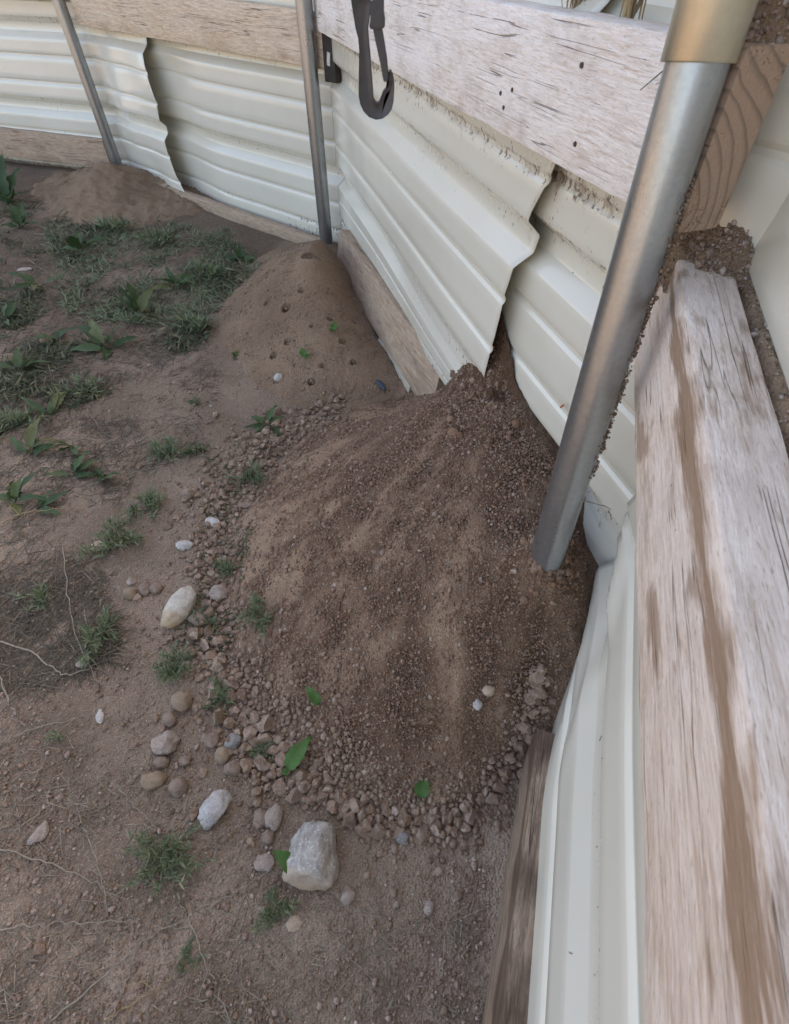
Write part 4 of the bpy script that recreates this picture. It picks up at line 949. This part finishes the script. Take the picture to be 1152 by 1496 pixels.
stalk([(-20, 935), (40, 950), (75, 975), (97, 988), (125, 982), (146, 970)], .0022, 'thick curved stem crossing the long thin one')
stalk([(0, 985), (18, 1030), (42, 1065), (44, 1075)], .0018, 'short grey stem at the left edge below the straw')
stalk([(5, 1090), (45, 1068), (95, 1055), (130, 1046)], .0014, 'thin stem ending at the slim white chip', twigs=2)
stalk([(-10, 1235), (60, 1258), (130, 1285), (165, 1310)], .0015, 'stem slanting across the lower left ground below the pink flake', twigs=3)
stalk([(118, 1190), (140, 1240), (155, 1290), (162, 1340)], .0014, 'stem standing right of the pink flake', twigs=3, arch=.01)
stalk([(-20, 1360), (60, 1352), (130, 1348), (200, 1346)], .0014, 'nearly level stem at the lower left', twigs=2)
stalk([(70, 1500), (150, 1430), (220, 1370), (275, 1342)], .0016, 'stem slanting up from the bottom edge at the left')
stalk([(160, 1500), (185, 1440), (200, 1390), (195, 1335)], .0013, 'upright curved stem near the bottom edge', twigs=4)
stalk([(255, 1290), (280, 1350), (310, 1420), (340, 1490)], .0017, 'straight stem running down to the bottom edge')
stalk([(172, 1150), (200, 1180), (232, 1212)], .0013, 'short stem above the broad low weed')
stalk([(300, 1330), (350, 1300), (400, 1268)], .0012, 'fine stem lower left of the big rock')
stalk([(150, 1496), (200, 1462), (262, 1425)], .0013, 'pale stem with seed bits near the bottom edge', m=M_DRYLEAF, twigs=5)
stalk([(25, 1170), (32, 1200), (36, 1240)], .0013, 'small upright stem left of the pink flake', twigs=3)
stalk([(128, 600), (150, 630), (175, 645)], .0014, 'stem in the brown straw patch above the feathery weeds', twigs=2)
stalk([(0, 770), (30, 758), (60, 752), (100, 745)], .0018, 'pale bent stem below the leafy weed at the left edge', m=M_DRYLEAF, twigs=3, arch=.01)
stalk([(40, 380), (75, 405), (110, 430)], .0022, 'thin dry stem among the far left weeds')
stalk([(50, 344), (65, 345), (80, 343)], .0022, 'short pale stick below the far left mound')
stalk([(265, 622), (310, 618), (355, 612)], .0012, 'long fine stem left of the rosette')
# twig on the near post and grass blade over the washed rail
def free_tube(name, pts, r0, r1, m, label, cat):
    v, f = tube(pts, r0, r1, 6); return tag(link(name, mesh_np(name, v, f), m, smooth=True), label, cat)
c_ = p3b + p3d * .16
tw = c_ + np.array([.0185, -.017, .0])
free_tube('twig', [tw + np.array(q) for q in ((-.002, .0, .0), (.008, -.004, .001), (.018, -.006, -.001), (.030, -.007, -.004), (.040, -.008, -.010))], .0012, .0004, M_TWIG, 'tiny brown twig sticking out from the near post', 'twig')
gb = [np.array([CI1[0], CI1[1], 0]) + np.array([*( -dCC * (.115 - t * .085) - nC * (.004 + .012 * t)), .835 + t * .055]) for t in (0, .25, .5, .75, 1)]
free_tube('grass_blade', gb, .0005, .0008, M_BROAD, 'thin green grass blade across the washed rail beside the sleeve', 'grass')
free_tube('grass_blade', [g_ + np.array([.004 * math.sin(i * .9), -.004, -.005 - .004 * i]) for i, g_ in enumerate(gb[1:4])], .0004, .0006, M_DRYLEAF, 'thin dry grass blade hanging below the green one', 'grass')

# dry tufts rooted behind the washed rail
def dry_tuft(u, label, n=26, h=.16, seed=0):
    b = CI0 + (CI1 - CI0) * u + nC * .050; z = .722 + .138 + .035 * u - .02
    t = tag(empty('dry_tuft', (b[0], b[1], z)), label, 'dry plant', 'dry tufts behind the washed rail')
    bp = RNG.normal(0, 1, (n, 3)) * [.006, .006, .001]; d = RNG.normal(0, 1, (n, 3)) * [.16, .16, .1] + [0, 0, 1]
    v, f = blade_arrays(n, bp, d, RNG.uniform(.5, 1., n) * h, RNG.uniform(.002, .0055, n), .2, 5)
    link('foliage', mesh_fast('foliage', v, f), M_DRYLEAF, t)
    SV, SF = [], []
    for _ in range(5):
        a = RNG.normal(0, .25, 2); v, f = tube([(0, 0, 0), (a[0] * h * .5, a[1] * h * .3, h * .5), (a[0] * h, a[1] * h * .5, h)], .0016, .0008, 5); o_ = len(SV); SV += v; SF += [tuple(q + o_ for q in ff) for ff in f]
    link('stem', mesh_np('stem', SV, SF), M_TWIG, t, True)
dry_tuft(.800, 'brown dry tuft behind the washed rail, the left one at the top edge', 22)
dry_tuft(.868, 'golden dry tuft behind the washed rail, just left of the sleeve', 16)
# odds and ends
def flat_chip(name, px_, py_, w, h, m, label, cat, rot=0):
    b = spot(px_, py_); k_ = depth(b) / FPX; me = rock_mesh(name, 77, 2, .1, False); me.materials.append(m); o = link(name, me, smooth=True)
    o.scale = (w * k_ / 2, h * k_ / 2, .004); o.location = b + np.array([0, 0, .004]); o.rotation_euler = (0, .2, R(rot)); return tag(o, label, cat)
flat_chip('plastic_scrap', 556, 563, 11, 34, M_BLUEDARK, 'dark blue curled scrap lying left of the loose kick board', 'scrap', 28)
V = []; 
fo = board('foam_strip', k0 - nC * .012 + dk2 * .56, k0 - nC * .012 + dk2 * .86, -.012, .004, .034, .014, nC, M_FOAM, chip=.007, segs=60, roll=R(-10))
fo['label'] = 'grubby white foam strip along the loose kick board'

sp_ = pl_ = None
d_ = ray(823, 593); cc_ = np.append(CA + nC * .002, 0); t0 = (cc_[:2] @ nC) / (d_[:2] @ nC); q_ = np.array([0, 0, CAM_H]) + d_ * t0
me = rock_mesh('mark', 5, 2, .2); rm_ = link('rust_mark', me, M_RUST, fence, True); rm_.matrix_parent_inverse = FI
rm_.matrix_basis = Matrix.Translation(Vector(q_) - Vector((*nC, 0)) * .003) @ Matrix.Rotation(math.atan2(nC[1], nC[0]), 4, 'Z') @ Matrix.Rotation(R(35), 4, 'X') @ Matrix.Diagonal((.0012, .0022, .0085, 1))
# ------------------------------------------------------------------ snap hook hanging near the viewer
HY = .50
def hp_(x, y):       # zoom pixels of the hook -> plan of the hook (X, Z) in its hanging plane
    px_, py_ = 480 + x / 7.2, y / 7.2; d = ray(px_, py_); t = HY / d[1]; return (d[0] * t, CAM_H + d[2] * t)
hook_at = hp_(450, 600)
hook = empty('snap_hook', (hook_at[0], HY, hook_at[1])); tag(hook, 'black plastic snap hook hanging at the top of the view', 'snap hook')
def extr(name, outline, th, parent, m, inset=0., groove=0.):
    bm = bmesh.new(); vs_ = []
    for (x, y) in outline:
        X, Z = hp_(x, y); vs_.append(bm.verts.new((X - hook_at[0], -th / 2, Z - hook_at[1])))
    f = bm.faces.new(vs_); bm.normal_update()
    if f.normal.y > 0: f.normal_flip()
    r_ = bmesh.ops.extrude_face_region(bm, geom=[f]); bmesh.ops.translate(bm, vec=(0, th, 0), verts=[v for v in r_['geom'] if isinstance(v, bmesh.types.BMVert)])
    bmesh.ops.recalc_face_normals(bm, faces=bm.faces)
    big = [q for q in bm.faces if len(q.verts) > 4] if len(outline) > 4 else []
    if inset and big:
        for q in big:
            bmesh.ops.inset_region(bm, faces=[q], thickness=inset, depth=-groove, use_even_offset=True)
    bmesh.ops.bevel(bm, geom=[e for e in bm.edges if e.calc_face_angle(0) > .5], offset=.0006, segments=2, affect='EDGES', clamp_overlap=True)
    return link(name, bm_mesh(name, bm), m, parent, True, 45)
body = [(232, -30), (255, 120), (285, 300), (312, 400), (322, 520), (318, 760), (316, 1000), (332, 1085), (370, 1165), (425, 1222), (500, 1250), (570, 1236), (625, 1195), (662, 1140), (682, 1060), (690, 930), (690, 860), (676, 800), (658, 738), (630, 735), (632, 800), (632, 880), (612, 915), (575, 950), (552, 1010), (530, 1070), (510, 1082), (485, 1062), (470, 1020), (462, 900), (450, 740), (436, 560), (424, 440), (415, 300), (430, 200), (440, 60), (445, -30)]
extr('hook_body', body, .0085, hook, M_HOOK, .0022, .0018)
gate = [(462, 285), (560, 285), (585, 430), (612, 600), (626, 740), (630, 850), (580, 862), (566, 800), (545, 680), (510, 520), (482, 390)]
extr('gate', gate, .0062, hook, M_HOOK)
extr('gate_pivot', [(428, 40), (470, -10), (582, -20), (580, 120), (592, 200), (590, 285), (545, 296), (450, 300), (425, 290), (440, 180)], .0105, hook, M_HOOK)
# swivel eye and strap above, out of the view
v, f = tube([(math.cos(a) * .012 - .002, 0, .085 + .012 + math.sin(a) * .012) for a in np.linspace(0, 2 * math.pi, 25)], .0028, .0028, 8)
link('swivel_eye', mesh_np('swivel_eye', v, f), M_HOOK, hook, True)
bm = bmesh.new(); bmesh.ops.create_cube(bm, size=1.); bmesh.ops.scale(bm, vec=(.02, .002, .40), verts=bm.verts); bmesh.ops.translate(bm, vec=(-.002, 0, .305), verts=bm.verts)
link('strap', bm_mesh('strap', bm), M_WEB, hook)
